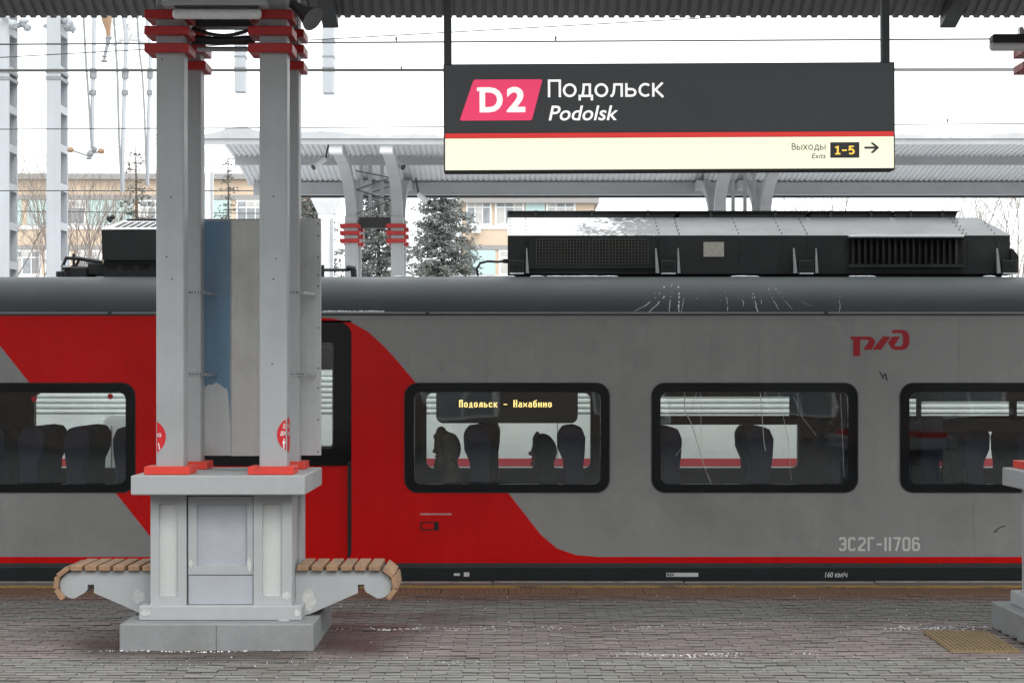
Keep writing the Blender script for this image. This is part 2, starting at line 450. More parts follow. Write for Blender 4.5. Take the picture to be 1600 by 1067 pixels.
# snow grains and scuffs on the paving
M['snow'] = mat('old_snow', (0.78, 0.79, 0.8), 0.8, var=0.1, scale=30, bump=0.1)
mb = MB()
def grain(x, y, r, z=0.0):
    h = r*rnd.uniform(.4,.8)
    n = 5; a0 = rnd.uniform(0, 6)
    vs = [(x+r*rnd.uniform(.6,1.2)*math.cos(a0+6.283*i/n), y+r*rnd.uniform(.6,1.2)*math.sin(a0+6.283*i/n), z-0.001) for i in range(n)] + [(x, y, z+h)]
    mb.add(vs, [(i, (i+1)%n, n) for i in range(n)])
for c in rnd.sample(cells, 1150):
    if covered(c): continue
    if rnd.random() < 0.75:
        grain(c[0]+PW/2+rnd.uniform(-.008,.008), c[1]+rnd.uniform(-.03,.03), rnd.uniform(.003,.0075))
    else:
        grain(c[0]+rnd.uniform(-.08,.08), c[1]+rnd.uniform(-.04,.04), rnd.uniform(.002,.006))
def drift(x0, y0, x1, y1, n, sp, rmax):
    for i in range(n):
        t = rnd.random(); w = math.sin(t*math.pi)**.5
        grain(x0+(x1-x0)*t+rnd.gauss(0,.02), y0+(y1-y0)*t+rnd.gauss(0, sp)*w+0.03*math.sin(t*9), rnd.uniform(.003, rmax)*(.4+.6*w))
drift(.25, 11.36, 1.9, 11.43, 130, .025, .008)
drift(.6, 11.40, 1.35, 11.44, 80, .014, .011)
drift(-2.45, 11.55, -1.2, 11.565, 80, .012, .010)
drift(-1.1, 12.55, -.4, 12.6, 80, .03, .011)
drift(2.3, 12.6, 3.1, 12.65, 90, .05, .011)
drift(-.9, 12.5, 1.6, 12.75, 150, .08, .008)
drift(-2.6, 11.0, 2.6, 11.3, 160, .2, .006)
tag(mb.build('snow_grains', M['snow']), 'scattered white snow grains lying in the paving joints', 'snow', kind='stuff')

# ================================================================ CANOPY SUPPORTS
CY = 12.17
def frame_part(root, name, x0, x1, z0, z1, ix0, ix1, iz0, iz1, y, t, m_frame, m_in):
    mb = MB()
    mb.box(x0, ix0, y, y+t, z0, z1); mb.box(ix1, x1, y, y+t, z0, z1)
    mb.box(ix0, ix1, y, y+t, z0, iz0); mb.box(ix0, ix1, y, y+t, iz1, z1)
    f = mb.build(name, m_frame, root, local=True)
    MB().box(ix0-.001, ix1+.001, y+t*0.55, y+t*0.98, iz0-.001, iz1+.001).build('inset_panel', m_in, f, local=True)
    return f
M['lattice'] = mat('lattice_steel', (.12,.12,.12), .6)
def SGN(sy): return 1 if sy < 0 else -1
def make_support():
    r = empty('canopy_support', (0,0,0))
    L = dict(local=True)
    MB().box(-.564,.564,-.59,.59,-.02,.156).build('plinth', M['concrete'], r, bevel=.008, **L)
    MB().box(-.479,.479,-.44,.44,.156,.243).build('step', M['column'], r, bevel=.006, **L)
    MB().box(-.39,.39,-.345,.345,.2,.9).build('core', M['column'], r, **L)
    for sy in (-1, 1):
        y = -.392 if sy < 0 else .392
        frame_part(r, 'pilaster', -.418,-.206,.243,.899, -.369,-.256,.294,.843, y, SGN(sy)*.045, M['column'], M['column_lt'])
        frame_part(r, 'pilaster', .191,.417,.243,.899, .244,.361,.294,.843, y, SGN(sy)*.045, M['column'], M['column_lt'])
        y2 = -.383 if sy < 0 else .383
        frame_part(r, 'hatch', -.196,.187,.422,.884, -.146,.153,.4716,.839, y2, SGN(sy)*.036, M['column'], M['column_bl'])
        MB().box(-.195,.186, y2+SGN(sy)*.006, y2+SGN(sy)*.037, .246,.417).build('kick_panel', M['column_bl'], r, **L)
    for sx in (-1, 1):                              # side faces
        x0, x1 = (-.417,-.3905) if sx < 0 else (.3905,.417)
        for ya, yb in ((-.346,-.2),(.2,.346)):
            MB().box(x0, x1, ya, yb, .243,.899).build('side_pilaster', M['column'], r, bevel=.003, **L)
    MB().box(-.509,.509,-.53,.53,.9,1.014).build('slab', M['column'], r, bevel=.006, **L)
    for cx in (-.306,.3055):
        for cy in (-.30,.36):
            MB().box(cx-.135-.008,cx+.135-.008,cy-.135,cy+.135,1.0145,1.062).build('foot', M['foot_red'], r, bevel=.004, **L)
            c = MB().box(cx-.082,cx+.082,cy-.082,cy+.082,1.05,3.86).build('column', M['column'], r, bevel=.014, seg=3, smooth=True, **L)
            for z in (3.506,3.608,3.704):
                MB().box(cx-.131-.012,cx+.131-.012,cy-.131,cy+.131,z,z+.051).build('collar', M['collar'], c, bevel=.004, **L)
            # curved arm carrying the eave
            s = -1 if cy < 0 else 1
            prof_o, prof_i = [], []
            for k in range(9):
                t = k/8
                yy = 2.25*(t**1.7); zz = .60*math.sin(t*math.pi/2)**.9
                prof_o.append((cy+s*(.075+yy), 3.86+zz*1.0)); prof_i.append((cy+s*(-.075+yy*.93), 3.86+zz*1.06+.09*t))
            MB().prism(prof_o + prof_i[::-1], 'x', cx-.07, cx+.07).build('arm', M['steel_lt'], r, **L)
            MB().prism([(prof_o[-1][0]-.1*s, prof_o[-1][1]-.02),(prof_o[-1][0]+.1*s, prof_o[-1][1]-.02),(prof_o[-1][0]+.1*s, prof_o[-1][1]+.12),(prof_o[-1][0]-.1*s, prof_o[-1][1]+.12)], 'x', cx-.075, cx+.075).build('arm_end_cap', M['white_paint'], r, **L)
    mb = MB()
    for cx in (-.306,.3055):
        mb.box(cx-.05, cx+.05, -.2175, .2775, 3.73, 3.86)
    mb.box(-.223,.2225,-.02,.10,3.725,3.87)
    mb.build('cross_beam', M['dark_metal'], r, **L)
    for cy in (-.30,.36):                           # lattice between the two arms of a row
        s = -1 if cy < 0 else 1
        pts = [(-.235, 3.88),(.235,4.06),(-.235,4.2),(.235,4.36),(-.235,4.45)]
        mb = MB()
        for (xa,za),(xb,zb) in zip(pts, pts[1:]):
            mb.bar((xa, cy+s*.12, za),(xb, cy+s*.16, zb), .016,.016)
        mb.build('lattice', M['lattice'], r, **L)
    mb = MB()
    for cx in (-.2,-.08,.08,.2): mb.box(cx-.022,cx+.022,.02,.08,3.872,4.72)
    mb.build('post_bundle', M['steel_lt'], r, **L)
    return r
sup = make_support()
sup.location = (-1.702, CY, 0)
tag(sup, 'grey pedestal with four red-collared columns, benches on both sides', 'canopy support', 'canopy supports')
sup2 = copy_tree(sup); sup2.location = (3.655, CY, 0)
sup2['label'] = 'grey pedestal with red-collared columns cropped by the frame edge'
sup3 = copy_tree(sup); sup3.location = (-1.79, 26.78, -.149)
sup3['label'] = 'distant red-collared columns with curved arms standing before the spruces'
sup4 = copy_tree(sup); sup4.location = (3.1, 26.78, -.149)
for _c in [c for c in sup4.children if c.name.startswith('lattice')]: bpy.data.objects.remove(_c)
sup4['label'] = 'distant canopy column with curved arms rising behind the train roof box'
# white filler dabs on the front pedestal
def blob(cx, cz, w, h, n=14, jag=.25):
    return [(cx+w*(1+rnd.uniform(-jag,jag))*math.cos(6.283*i/n), cz+h*(1+rnd.uniform(-jag,jag))*math.sin(6.283*i/n)) for i in range(n)]
for (px, py, w, h, yl) in ((298,880,.012,.03,11.785),(389,882,.012,.04,11.785),(447,930,.025,.022,11.7785),(236,945,.008,.008,11.7785),(227,957,.03,.018,11.7285),(464,957,.018,.02,11.7285),(444,969,.035,.006,11.7285),(290,905,.004,.03,11.785),(397,908,.004,.03,11.785)):
    yy = yl
    MB().prism([(p[0]+1.702, p[1]) for p in blob(X(px,yy), Z(py,yy), w, h)], 'y', yy-CY-.0015, yy-CY+.001).build('filler_dab', M['white_patch'], sup, local=True)
for (px, py) in ((269,436),(427,436),(267,308),(260,401),(427,307),(431,404),(253,93),(425,568)):
    yy = 11.788
    MB().sphere((X(px,yy)+1.702, yy-CY, Z(py,yy)), (.005,.0015,.005), 8, 5).build('bolt_hole', M['black_metal'], sup, local=True)
MB().box(-.001,.001,-.592,-.589,.0,.15).build('joint_line', M['dark_metal'], sup, local=True)

# round red stickers wrapped round the column corners
M['sticker'] = mat('red_sticker', (0.62, 0.022, 0.03), 0.4, var=0.06)
M['sticker_white'] = mat('white_print', (0.8, 0.8, 0.8), 0.5, var=0.03)
DG = None
def text_mesh(body, bold=0.0, shear=0.0, extrude=0.0):
    cu = bpy.data.curves.new('txt', 'FONT'); cu.body = body; cu.size = 1.0; cu.shear = shear; cu.offset = bold; cu.extrude = extrude
    cu.resolution_u = 4
    o = bpy.data.objects.new('txt', cu); COL.objects.link(o)
    bpy.context.view_layer.update()
    dg = bpy.context.evaluated_depsgraph_get()
    me = bpy.data.meshes.new_from_object(o.evaluated_get(dg))
    bpy.data.objects.remove(o); bpy.data.curves.remove(cu)
    return me
def put_text(body, x0, x1, z0, z1, y, m, parent, name='lettering', bold=0.0, shear=0.0, side=None, org=None):
    """lettering fitted in a box of the x-z plane facing -y (or facing +x when side is given: then x runs along y)"""
    me = text_mesh(body, bold, shear)
    vs = [v.co.copy() for v in me.vertices]
    a0, a1 = min(v.x for v in vs), max(v.x for v in vs); b0, b1 = min(v.y for v in vs), max(v.y for v in vs)
    o0 = org if org is not None else Vector((0,0,0))
    for v in me.vertices:
        u = x0 + (v.co.x-a0)/(a1-a0)*(x1-x0); w = z0 + (v.co.y-b0)/(b1-b0)*(z1-z0)
        v.co = Vector((side, u, w)) - o0 if side is not None else Vector((u, y, w)) - o0
    me.materials.clear(); me.materials.append(m); me.name = name
    o = bpy.data.objects.new(name, me); COL.objects.link(o); o.parent = parent
    ORG[o.name] = o0
    return o
def _arc(cx, cy, rx, ry, a0, a1, n=18):
    return [(cx+rx*math.cos(R(a0+(a1-a0)*i/n)), cy+ry*math.sin(R(a0+(a1-a0)*i/n))) for i in range(n+1)]
T_ = .066
SANS = {   # letter: (width, [(points, closed)])
'П': (.74, [([(.07,0),(.07,.93),(.67,.93),(.67,0)],0)]),
'о': (.78, [(_arc(.39,.385,.32,.325,0,360)[:-1],1)]),
'д': (.80, [([(.20,.07),(.26,.22),(.29,.45),(.30,.70),(.64,.70),(.64,.07)],0),([(.07,-.19),(.07,.067),(.75,.067),(.75,-.19)],0)]),
'л': (.74, [([(.02,.05),(.12,.07),(.19,.20),(.23,.42),(.245,.70),(.65,.70),(.65,0)],0)]),
'ь': (.66, [([(.08,.77),(.08,.067),(.36,.067)]+_arc(.36,.25,.22,.183,-90,90,10)[1:]+[(.14,.433)],0)]),
'с': (.66, [(_arc(.39,.385,.32,.325,50,310),0)]),
'к': (.66, [([(.08,.77),(.08,0)],0),([(.60,.79),(.20,.40),(.63,-.02)],0)]),
'В': (.66, [([(.08,.067),(.08,.933),(.34,.933)]+_arc(.34,.73,.19,.203,90,-90,8)[1:]+[(.14,.527)],0),([(.14,.53),(.38,.53)]+_arc(.38,.30,.21,.233,90,-90,8)[1:]+[(.08,.067)],0)]),
'ы': (.90, [([(.08,.77),(.08,.067),(.32,.067)]+_arc(.32,.25,.20,.183,-90,90,10)[1:]+[(.14,.433)],0),([(.80,.77),(.80,0)],0)]),
'х': (.66, [([(.04,.77),(.62,0)],0),([(.62,.77),(.04,0)],0)]),
}
NARROW = {
'Э': (.52, [([(.06,.78),(.16,.93),(.38,.93),(.46,.82),(.46,.18),(.38,.07),(.16,.07),(.06,.22)],0),([(.18,.5),(.40,.5)],0)]),
'С': (.52, [([(.46,.78),(.38,.93),(.14,.93),(.06,.82),(.06,.18),(.14,.07),(.38,.07),(.46,.22)],0)]),
'2': (.52, [([(.06,.78),(.14,.93),(.38,.93),(.46,.82),(.46,.62),(.07,.20),(.07,.07),(.50,.07)],0)]),
'Г': (.46, [([(.07,0),(.07,.93),(.44,.93)],0)]),
'-': (.40, [([(.02,.48),(.38,.48)],0)]),
'1': (.16, [([(.08,0),(.08,1)],0)]),
'7': (.50, [([(.02,.93),(.44,.93),(.20,0)],0)]),
'0': (.52, [([(.06,.82),(.14,.93),(.38,.93),(.46,.82),(.46,.18),(.38,.07),(.14,.07),(.06,.18)],1)]),
'6': (.52, [([(.44,.80),(.36,.93),(.14,.93),(.06,.82),(.06,.18),(.14,.07),(.38,.07),(.46,.18),(.46,.45),(.38,.56),(.13,.56)],0)]),
}
SLAB = {
'1': (.52, [([(.04,.80),(.27,.90),(.27,.17)],0),([(.04,.085),(.50,.085)],0)]),
'–': (.52, [([(.04,.48),(.48,.48)],0)]),
'5': (.60, [([(.52,.915),(.16,.915),(.13,.55),(.30,.60)]+_arc(.28,.33,.23,.25,80,-140,14),0)]),
}
def stroke(mb, pts, closed, w, to3, lift):
    n = len(pts); P_ = [Vector(p) for p in pts]; Lp, Rp = [], []
    for i in range(n):
        a = P_[i-1] if (i > 0 or closed) else None
        b = P_[(i+1) % n] if (i < n-1 or closed) else None
        d1 = (P_[i]-a).normalized() if a is not None else None
        d2 = (b-P_[i]).normalized() if b is not None else None
        d1 = d1 or d2; d2 = d2 or d1
        n1, n2 = Vector((-d1.y, d1.x)), Vector((-d2.y, d2.x))
        m = (n1+n2)
        m = m.normalized() if m.length > 1e-6 else n1
        k_ = min(1/max(.35, m.dot(n1)), 2.0)
        Lp.append(P_[i]+m*w*k_); Rp.append(P_[i]-m*w*k_)
    vs = [to3(p, lift) for p in Lp] + [to3(p, lift) for p in Rp]
    fs = [(i, i+n, (i+1) % n+n, (i+1) % n) for i in range(n if closed else n-1)]
    mb.add(vs, fs)
def put_glyphs(word, font, w, gap, x0, x1, z0, z1, y, m, parent, name='lettering', org=None):
    """lettering drawn with even strokes; z0..z1 is baseline to cap height"""
    adv = [font[c][0] for c in word]
    tot = sum(adv) + gap*(len(word)-1)
    sx, sz = (x1-x0)/tot, (z1-z0)
    mb = MB(); cur = 0; o0 = org if org is not None else Vector((0,0,0))
    for c, a in zip(word, adv):
        for j, (pts, cl) in enumerate(font[c][1]):
            stroke(mb, pts, cl, w, lambda p, lift, cur=cur: (x0+(cur+p.x)*sx-o0.x, y-lift-o0.y, z0+p.y*sz-o0.z), j*.00025)
        cur += a + gap
    return mb.build(name, m, parent, local=True)
def sticker(front_x, edge, word_front, word_side):
    """edge +1: wraps round the right corner of a front column, -1: shows at the left corner"""
    cz, rad = 1.248 if edge > 0 else 1.235, .105
    col = empty('safety_sticker', (front_x, 11.788, cz))
    yf = 11.788 - .0022
    # part on the front face
    seg = []
    d = .052                                        # disc centre lies beyond the corner
    a = math.acos(d/rad)
    for i in range(15):
        t = math.pi - a + 2*a*i/14
        seg.append((front_x + (d + rad*math.cos(t))*edge - .0*edge, cz + rad*math.sin(t)))
    fr = MB().prism(seg, 'y', yf, yf+.0012).build('front_segment', M['sticker'], col)
    return col, yf, cz
s1, yf, cz = sticker(-1.702+.3055+.082-.006, 1, 'Д', 'ержи')
tag(s1, 'round red safety sticker wrapped round the corner of a column near the door', 'sticker', 'safety stickers on the columns')
xe = -1.702+.3055+.082-.006
put_text('Д', xe-.018, xe-.003, cz+.035, cz+.065, yf-.0006, M['sticker_white'], s1, bold=.02, org=ORG[s1.name])
put_text('ди', xe-.032, xe-.002, cz-.008, cz+.022, yf-.0006, M['sticker_white'], s1, bold=.02, org=ORG[s1.name])
MB().sphere((xe-.010, yf-.0005, cz-.026), (.005,.0004,.005), 8, 5).prism([(xe-.018,cz-.034),(xe-.004,cz-.034),(xe-.003,cz-.052),(xe-.009,cz-.052),(xe-.008,cz-.084),(xe-.015,cz-.084),(xe-.016,cz-.056),(xe-.020,cz-.054)],'y',yf-.001,yf-.0004).build('figure_print', M['sticker_white'], s1)
side_pts = []
for i in range(24):
    t = -math.pi*.68 + 2*math.pi*.68*i/23
    u = .052 + .105*math.cos(t)
    side_pts.append((11.80 + max(0, min(u, .135)), cz + .105*math.sin(t)))
xs = -1.702+.3055+.082
MB().prism(side_pts, 'x', xs+.0008, xs+.0022).build('side_segment', M['sticker'], s1)
put_text('ержи', 11.803, 11.90, cz+.035, cz+.06, 0, M['sticker_white'], s1, bold=.02, side=xs+.0028, org=ORG[s1.name])
put_text('станцию', 11.803, 11.925, cz-.008, cz+.018, 0, M['sticker_white'], s1, bold=.02, side=xs+.0028, org=ORG[s1.name])
xl = -1.702-.306-.082+.006
s2, yf, cz = sticker(xl, -1, '', '')
s2['label'] = 'cut round red sticker at the column edge beside the leftmost train window'; s2['category'] = 'sticker'; s2['group'] = 'safety stickers on the columns'
put_text('ю', xl+.003, xl+.026, cz+.0, cz+.022, yf-.0006, M['sticker_white'], s2, bold=.02, org=ORG[s2.name])
MB().prism([(xl+.006,cz-.035),(xl+.012,cz-.035),(xl+.02,cz-.075),(xl+.014,cz-.075)],'y',yf-.001,yf-.0004).build('figure_print', M['sticker_white'], s2)

# ---------------------------------------------------------------- benches
def make_bench(sgn, label):
    yb0, yb1 = 11.975, 12.40
    px = lambda rx: 60 + rx/2.667
    py = lambda ry: 680 + ry/2.667
    prof = []
    cxr, cyr, rr = 1416, 622, 55
    prof += [(1050, 563), (1416, 563)]
    for i in range(1, 13):
        t = -90 + 15*i*1.02
        prof.append((cxr + rr*1.03*math.cos(R(t)), cyr + rr*math.sin(R(t)) + 1))
    prof += [(1366, 652), (1358, 640), (1357, 620), (1330, 620), (1331, 655), (1215, 705), (1125, 745), (1050, 745)]
    pts = [(X(px(a), 11.975), Z(py(b), 11.975)) for a, b in prof]
    if sgn < 0: pts = [(-3.404 - a, b) for a, b in pts]
    base = (-1.702 + sgn*.7, 12.19, .30)
    r = empty('bench', base, label, 'bench', 'slatted benches on the pedestal')
    inner = -1.702 + sgn*.4185
    pts = [((max(a, inner) if sgn > 0 else min(a, inner)), b) for a, b in pts]
    for ya in (yb0, yb1-.03):
        MB().prism(pts, 'y', ya, ya+.03).build('side_plate', M['column'], r)
    xs = [1101, 1161, 1223, 1283, 1341, 1400]
    ztop = Z(py(563), 11.975)
    sl = None
    for a in xs:
        x = X(px(a), 11.96)
        if sgn < 0: x = -3.404 - x
        if abs(x - inner) < .04: x = inner + sgn*.042
        mb = MB().box(x-.0345, x+.0345, 11.945+rnd.uniform(-.004,.004), 12.43, ztop+.001, ztop+.033)
        mb.build('slat', M['wood'], r, bevel=.004)
    cxw, czw = X(px(cxr), 11.96), Z(py(cyr), 11.96)
    if sgn < 0: cxw = -3.404 - cxw
    rad = rr/2.667*11.975/FPX
    for ang in (52, 8, -36):
        a = R(ang)
        nx, nz = math.cos(a)*sgn, math.sin(a)
        cx, cz2 = cxw + nx*(rad+.0175), czw + nz*(rad+.0175)
        tx, tz = -nz, nx
        vs = []
        for yy in (11.945, 12.43):
            for i, j in ((-1,-1),(1,-1),(1,1),(-1,1)):
                vs.append((cx + tx*i*.037 + nx*j*.0155, yy, cz2 + tz*i*.037 + nz*j*.0155))
        MB().add(vs, [(0,1,2,3),(7,6,5,4),(0,4,5,1),(1,5,6,2),(2,6,7,3),(3,7,4,0)] if sgn > 0 else [(3,2,1,0),(4,5,6,7),(1,5,4,0),(2,6,5,1),(3,7,6,2),(0,4,7,3)]).build('slat', M['wood'], r, bevel=.004)
    return r
bl = make_bench(-1, 'wooden slat bench with grey scroll plates under the leftmost train window')
br = make_bench(1, 'wooden slat bench with grey scroll plates beside the red train door')
MB().prism(blob(X(482,11.97), Z(938,11.97), .04, .07), 'y', 11.9735, 11.976).build('filler_dab', M['white_patch'], br)
M['scuff'] = mat('pale_scuff', (0.50,0.51,0.51), 0.7, var=0.2, scale=25)
MB().prism(blob(X(216,11.97), Z(931,11.97), .035, .04), 'y', 11.9735, 11.976).build('filler_dab', M['scuff'], bl)

# ---------------------------------------------------------------- sheet-metal board strapped behind the columns
M['sheet_grey'] = mat('worn_grey_sheet', (0.62, 0.61, 0.575), 0.5, var=0.12, scale=4, fine=40, streak=0.5, dirt=(0.33,0.31,0.29), dirt_amt=0.5)
M['sheet_grey_b'] = mat('cool_grey_sheet', (0.60, 0.61, 0.61), 0.45, var=0.1, scale=4, streak=0.5, dirt=(0.22,0.22,0.21), dirt_amt=0.4)
M['sheet_blue'] = mat('faded_blue_sheet', (0.16, 0.275, 0.39), 0.5, var=0.15, scale=4, streak=0.5, dirt=(0.15,0.17,0.18), dirt_amt=0.5)
YB = 12.66
bd = empty('metal_board', (X(410,YB), YB, 1.087), 'tall blue and grey sheet metal board strapped between the columns', 'board')
zt, zb = Z(343,YB), Z(712,YB)
MB().box(X(303,YB), X(361,YB)-.001, YB, YB+.035, zb+.002, zt-.003).build('sheet', M['sheet_grey_b'], bd, bevel=.002)
MB().box(X(361,YB)+.001, X(462,YB), YB-.002, YB+.035, zb, zt).build('sheet', M['sheet_grey'], bd, bevel=.002)
MB().box(X(463,YB), X(501,YB), YB-.012, YB+.04, zb+.004, zt+.008).build('sheet', M['sheet_grey_b'], bd, bevel=.002)
# blue film with its torn lower edge
edge = [(321,604),(326,600),(331,601),(337,597),(343,600),(348,604),(352,607),(354,606),(356,614),(358,640),(359.5,668)]
pl = [(X(303,YB), Z(345,YB)), (X(360,YB), Z(345,YB))] + [(X(a,YB), Z(b,YB)) for a, b in edge[::-1]] + [(X(303,YB), Z(604,YB))]
MB().prism(pl, 'y', YB-.0015, YB+.001).build('blue_film', M['sheet_blue'], bd)
for pyy in (456, 584):
    for (a, b, yy) in ((293, 331, 12.4425), (452, 489, 12.4425)):
        mb = MB()
        xa, xb = X(a, 12.44), X(b, 12.44)
        z0 = Z(pyy, 12.44)
        mb.box(xa, xb-.07, yy, yy+.003, z0-.009, z0+.009)
        mb.bar((xb-.07, yy+.002, z0), (xb, YB-.004, z0-.008), .003, .016)
        st = mb.build('strap', M['galv'], bd)
        mb = MB()
        for i in range(5):
            xx = xa+.012+i*.0175
            mb.sphere((xx, yy-.0005, z0), (.005,.001,.005), 8, 5)
        mb.build('strap_holes', M['black_metal'], st)
mb = MB()
for pyy in (350,368,402,430,447,512,575,606,655,705):
    mb.sphere((X(497,YB-.012), YB-.013, Z(pyy,YB)), .005, 8, 5)
bo = mb.build('bolts', M['black_metal'], bd)
# traces of a torn-off notice
for (a,b,w,h) in ((370,468,.003,.055),(389,462,.0025,.04),(379,491,.03,.003),(371,490,.008,.003)):
    MB().prism(blob(X(a,YB), Z(b,YB), w, h, 12, .35), 'y', YB-.0035, YB-.0015).build('paper_trace', M['white_patch'], bd)

# ================================================================ CANOPIES
def make_canopy(name, yc, ze, x0, n, m_sheet, label, far):
    r = empty(name, (x0 + n*1.064/2, yc, ze), label, 'canopy', 'platform canopies')
    PROFN = [(0,.32),(.5,.30),(1.0,.255),(1.5,.205),(1.9,.16),(2.3,.112),(2.6,.078),(2.75,.06)]
    PROFF = [(0,.32),(.5,.29),(1.0,.25),(1.5,.20),(1.9,.14),(2.3,.08),(2.6,.03),(2.75,0)]
    PROF = [(0,.62),(.5,.60),(1.0,.54),(1.5,.45),(1.9,.33),(2.3,.18),(2.6,.06),(2.75,0)]
    sheet = {}
    for s in (1, -1):
        if far: PROF = PROFF if s > 0 else PROFN
        mb = MB()
        xs = []
        for k in range(14):
            b = k*.076
            xs += [(b,0),(b+.040,0),(b+.048,.016),(b+.068,.016)]
        xs.append((1.064, 0))
        vs = [(x, s*d, z+dz) for d, z in PROF for x, dz in xs]
        W = len(xs)
        fs = [(j*W+i, j*W+i+1, (j+1)*W+i+1, (j+1)*W+i) for j in range(len(PROF)-1) for i in range(W-1)]
        if s > 0: fs = [tuple(reversed(f)) for f in fs]
        mb.add(vs, fs)
        sheet[s] = mb.build('roof_sheet', m_sheet, None, local=True)
    for i in range(n):
        for s in (1, -1):
            o = sheet[s] if i == 0 else bpy.data.objects.new('roof_sheet', sheet[s].data)
            if i: COL.objects.link(o)
            o.parent = r
            o.location = (x0 + i*1.064 - ORG[r.name].x, 0, 0)
    x1 = x0 + n*1.064
    def zt(d):
        for (a, za), (b, zb_) in zip(PROF, PROF[1:]):
            if a <= d <= b: return za + (zb_-za)*(d-a)/(b-a)
    for s in (1, -1):
        if far: PROF = PROFF if s > 0 else PROFN
        for d, h, mm in (((1.0,.11,M['steel_lt']),) if (far and s > 0) else () if far else ((1.75,.11,M['dark_metal']), (.7,.11,M['dark_metal']))):
            mb = MB().box(x0+.03, x1-.03, yc+s*d-.03, yc+s*d+.03, ze+zt(d)-h-.012, ze+zt(d)-.012)
            mb.build('purlin', mm, r)
    if far:
        PROF = PROFF
        MB().box(x0+.1, x1-.03, yc+2.45, yc+2.55, ze+zt(2.5)-.20, ze+zt(2.5)-.02).build('eave_beam', M['steel_lt'], r)
        MB().box(x0+.2, x1-.03, yc+2.70, yc+2.80, ze-.17, ze-.03).build('gutter', M['dark_metal'], r)
        MB().box(x0, x1, yc-2.77, yc-2.75, ze-.02, ze+.064).build('fascia', M['steel_lt'], r)
        # sagging snow-weighted edge strip over the fascia
        mb = MB(); N = 240
        vs, fs = [], []
        for i in range(N+1):
            x = x0 + (x1-x0)*i/N
            hgt = .035 + .022*math.sin(x*2.1)+.018*math.sin(x*5.3+1) + (.012 if i % 3 == 0 else 0) + .10*math.exp(-((x-x0-.62)/.3)**2)
            vs += [(x, yc-2.79, ze+.05), (x, yc-2.775, ze+.06+hgt), (x, yc-2.66, ze+.06+hgt*.8+.03)]
        for i in range(N):
            fs += [(i*3, i*3+3, i*3+4, i*3+1), (i*3+1, i*3+4, i*3+5, i*3+2)]
        mb.add(vs, fs).build('edge_strip', M['steel_lt'], r)
    return r, zt
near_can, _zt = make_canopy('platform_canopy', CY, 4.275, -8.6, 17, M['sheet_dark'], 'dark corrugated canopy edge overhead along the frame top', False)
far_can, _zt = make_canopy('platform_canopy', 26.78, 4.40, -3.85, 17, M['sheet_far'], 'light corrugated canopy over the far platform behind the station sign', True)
for pxx in (517, 1480):
    xx = X(pxx, 14.9)
    MB().prism([(CY+.5, 4.275+.45), (14.89, 4.195), (14.89, 4.275), (CY+2.3, 4.43), (CY+.5, 4.275+.57)], 'x', xx-.058, xx+.058).build('rafter', M['dark_metal'], near_can)

# ---------------------------------------------------------------- lamps, loudspeaker, cables on the near support
def strip_lamp(xa, xb, y, z, label):
    r = empty('strip_lamp', ((xa+xb)/2, y, z), label, 'lamp', 'strip lamps under the canopy')
    MB().box(xa+.012, xb-.012, y-.035, y+.035, z+.032, z+.062).build('housing', M['dark_metal'], r, bevel=.004)
    MB().tube([(xa,y,z),(xa+.012,y,z),(xb-.012,y,z),(xb,y,z)], [.018,.031,.031,.018], 14).build('cover', M['tube_white'], r, smooth=True)
    for t in (.25,.75):
        x = xa+(xb-xa)*t
        MB().box(x-.012,x+.012,y-.03,y+.03,z+.062,z+.11).build('clip', M['galv'], r)
    return r
yl = 11.62
strip_lamp(X(270,yl), X(408,yl), yl, Z(22,yl), 'white tubular strip lamp hanging across the column tops')
mr_ = empty('mounting_rail', (X(337,11.66), 11.66, Z(11,11.66)), 'grey steel rail above the white strip lamp', 'rail')
MB().box(X(256,11.66), X(418,11.66), 11.58, 11.72, Z(12,11.66), Z(3,11.66)).build('rail_bar', M['steel_lt'], mr_, bevel=.004)
for pxx in (300, 375):
    MB().box(X(pxx,11.66)-.012, X(pxx,11.66)+.012, 11.63, 11.67, Z(3,11.66), Z(3,11.66)+.6).build('hanger', M['steel_lt'], mr_)
cb = empty('cable_bundle', (X(360,12.1), 12.1, Z(55,12.1)), 'black cables and grey conduit sagging between the column tops', 'cable')
MB().tube([(X(300,12.0)+(X(398,12.0)-X(300,12.0))*t, 12.0, Z(44,12.0)-.045*math.sin(t*math.pi)) for t in [i/10 for i in range(11)]], .011, 8).build('cable', M['rubber'], cb, smooth=True)
MB().tube([(X(300,12.1)+(X(398,12.1)-X(300,12.1))*t, 12.1, Z(59,12.1)-.012*math.sin(t*math.pi)) for t in [i/10 for i in range(11)]], .018, 8).build('cable', M['rubber'], cb, smooth=True)
MB().tube([(X(300,12.15)+(X(398,12.15)-X(300,12.15))*t, 12.15, Z(67,12.15)) for t in [i/10 for i in range(11)]], .014, 8).build('cable', M['rubber'], cb, smooth=True)
MB().tube([P(308,77,12.2), P(398,77,12.2)], .016, 10).build('conduit', M['steel_lt'], cb, smooth=True)
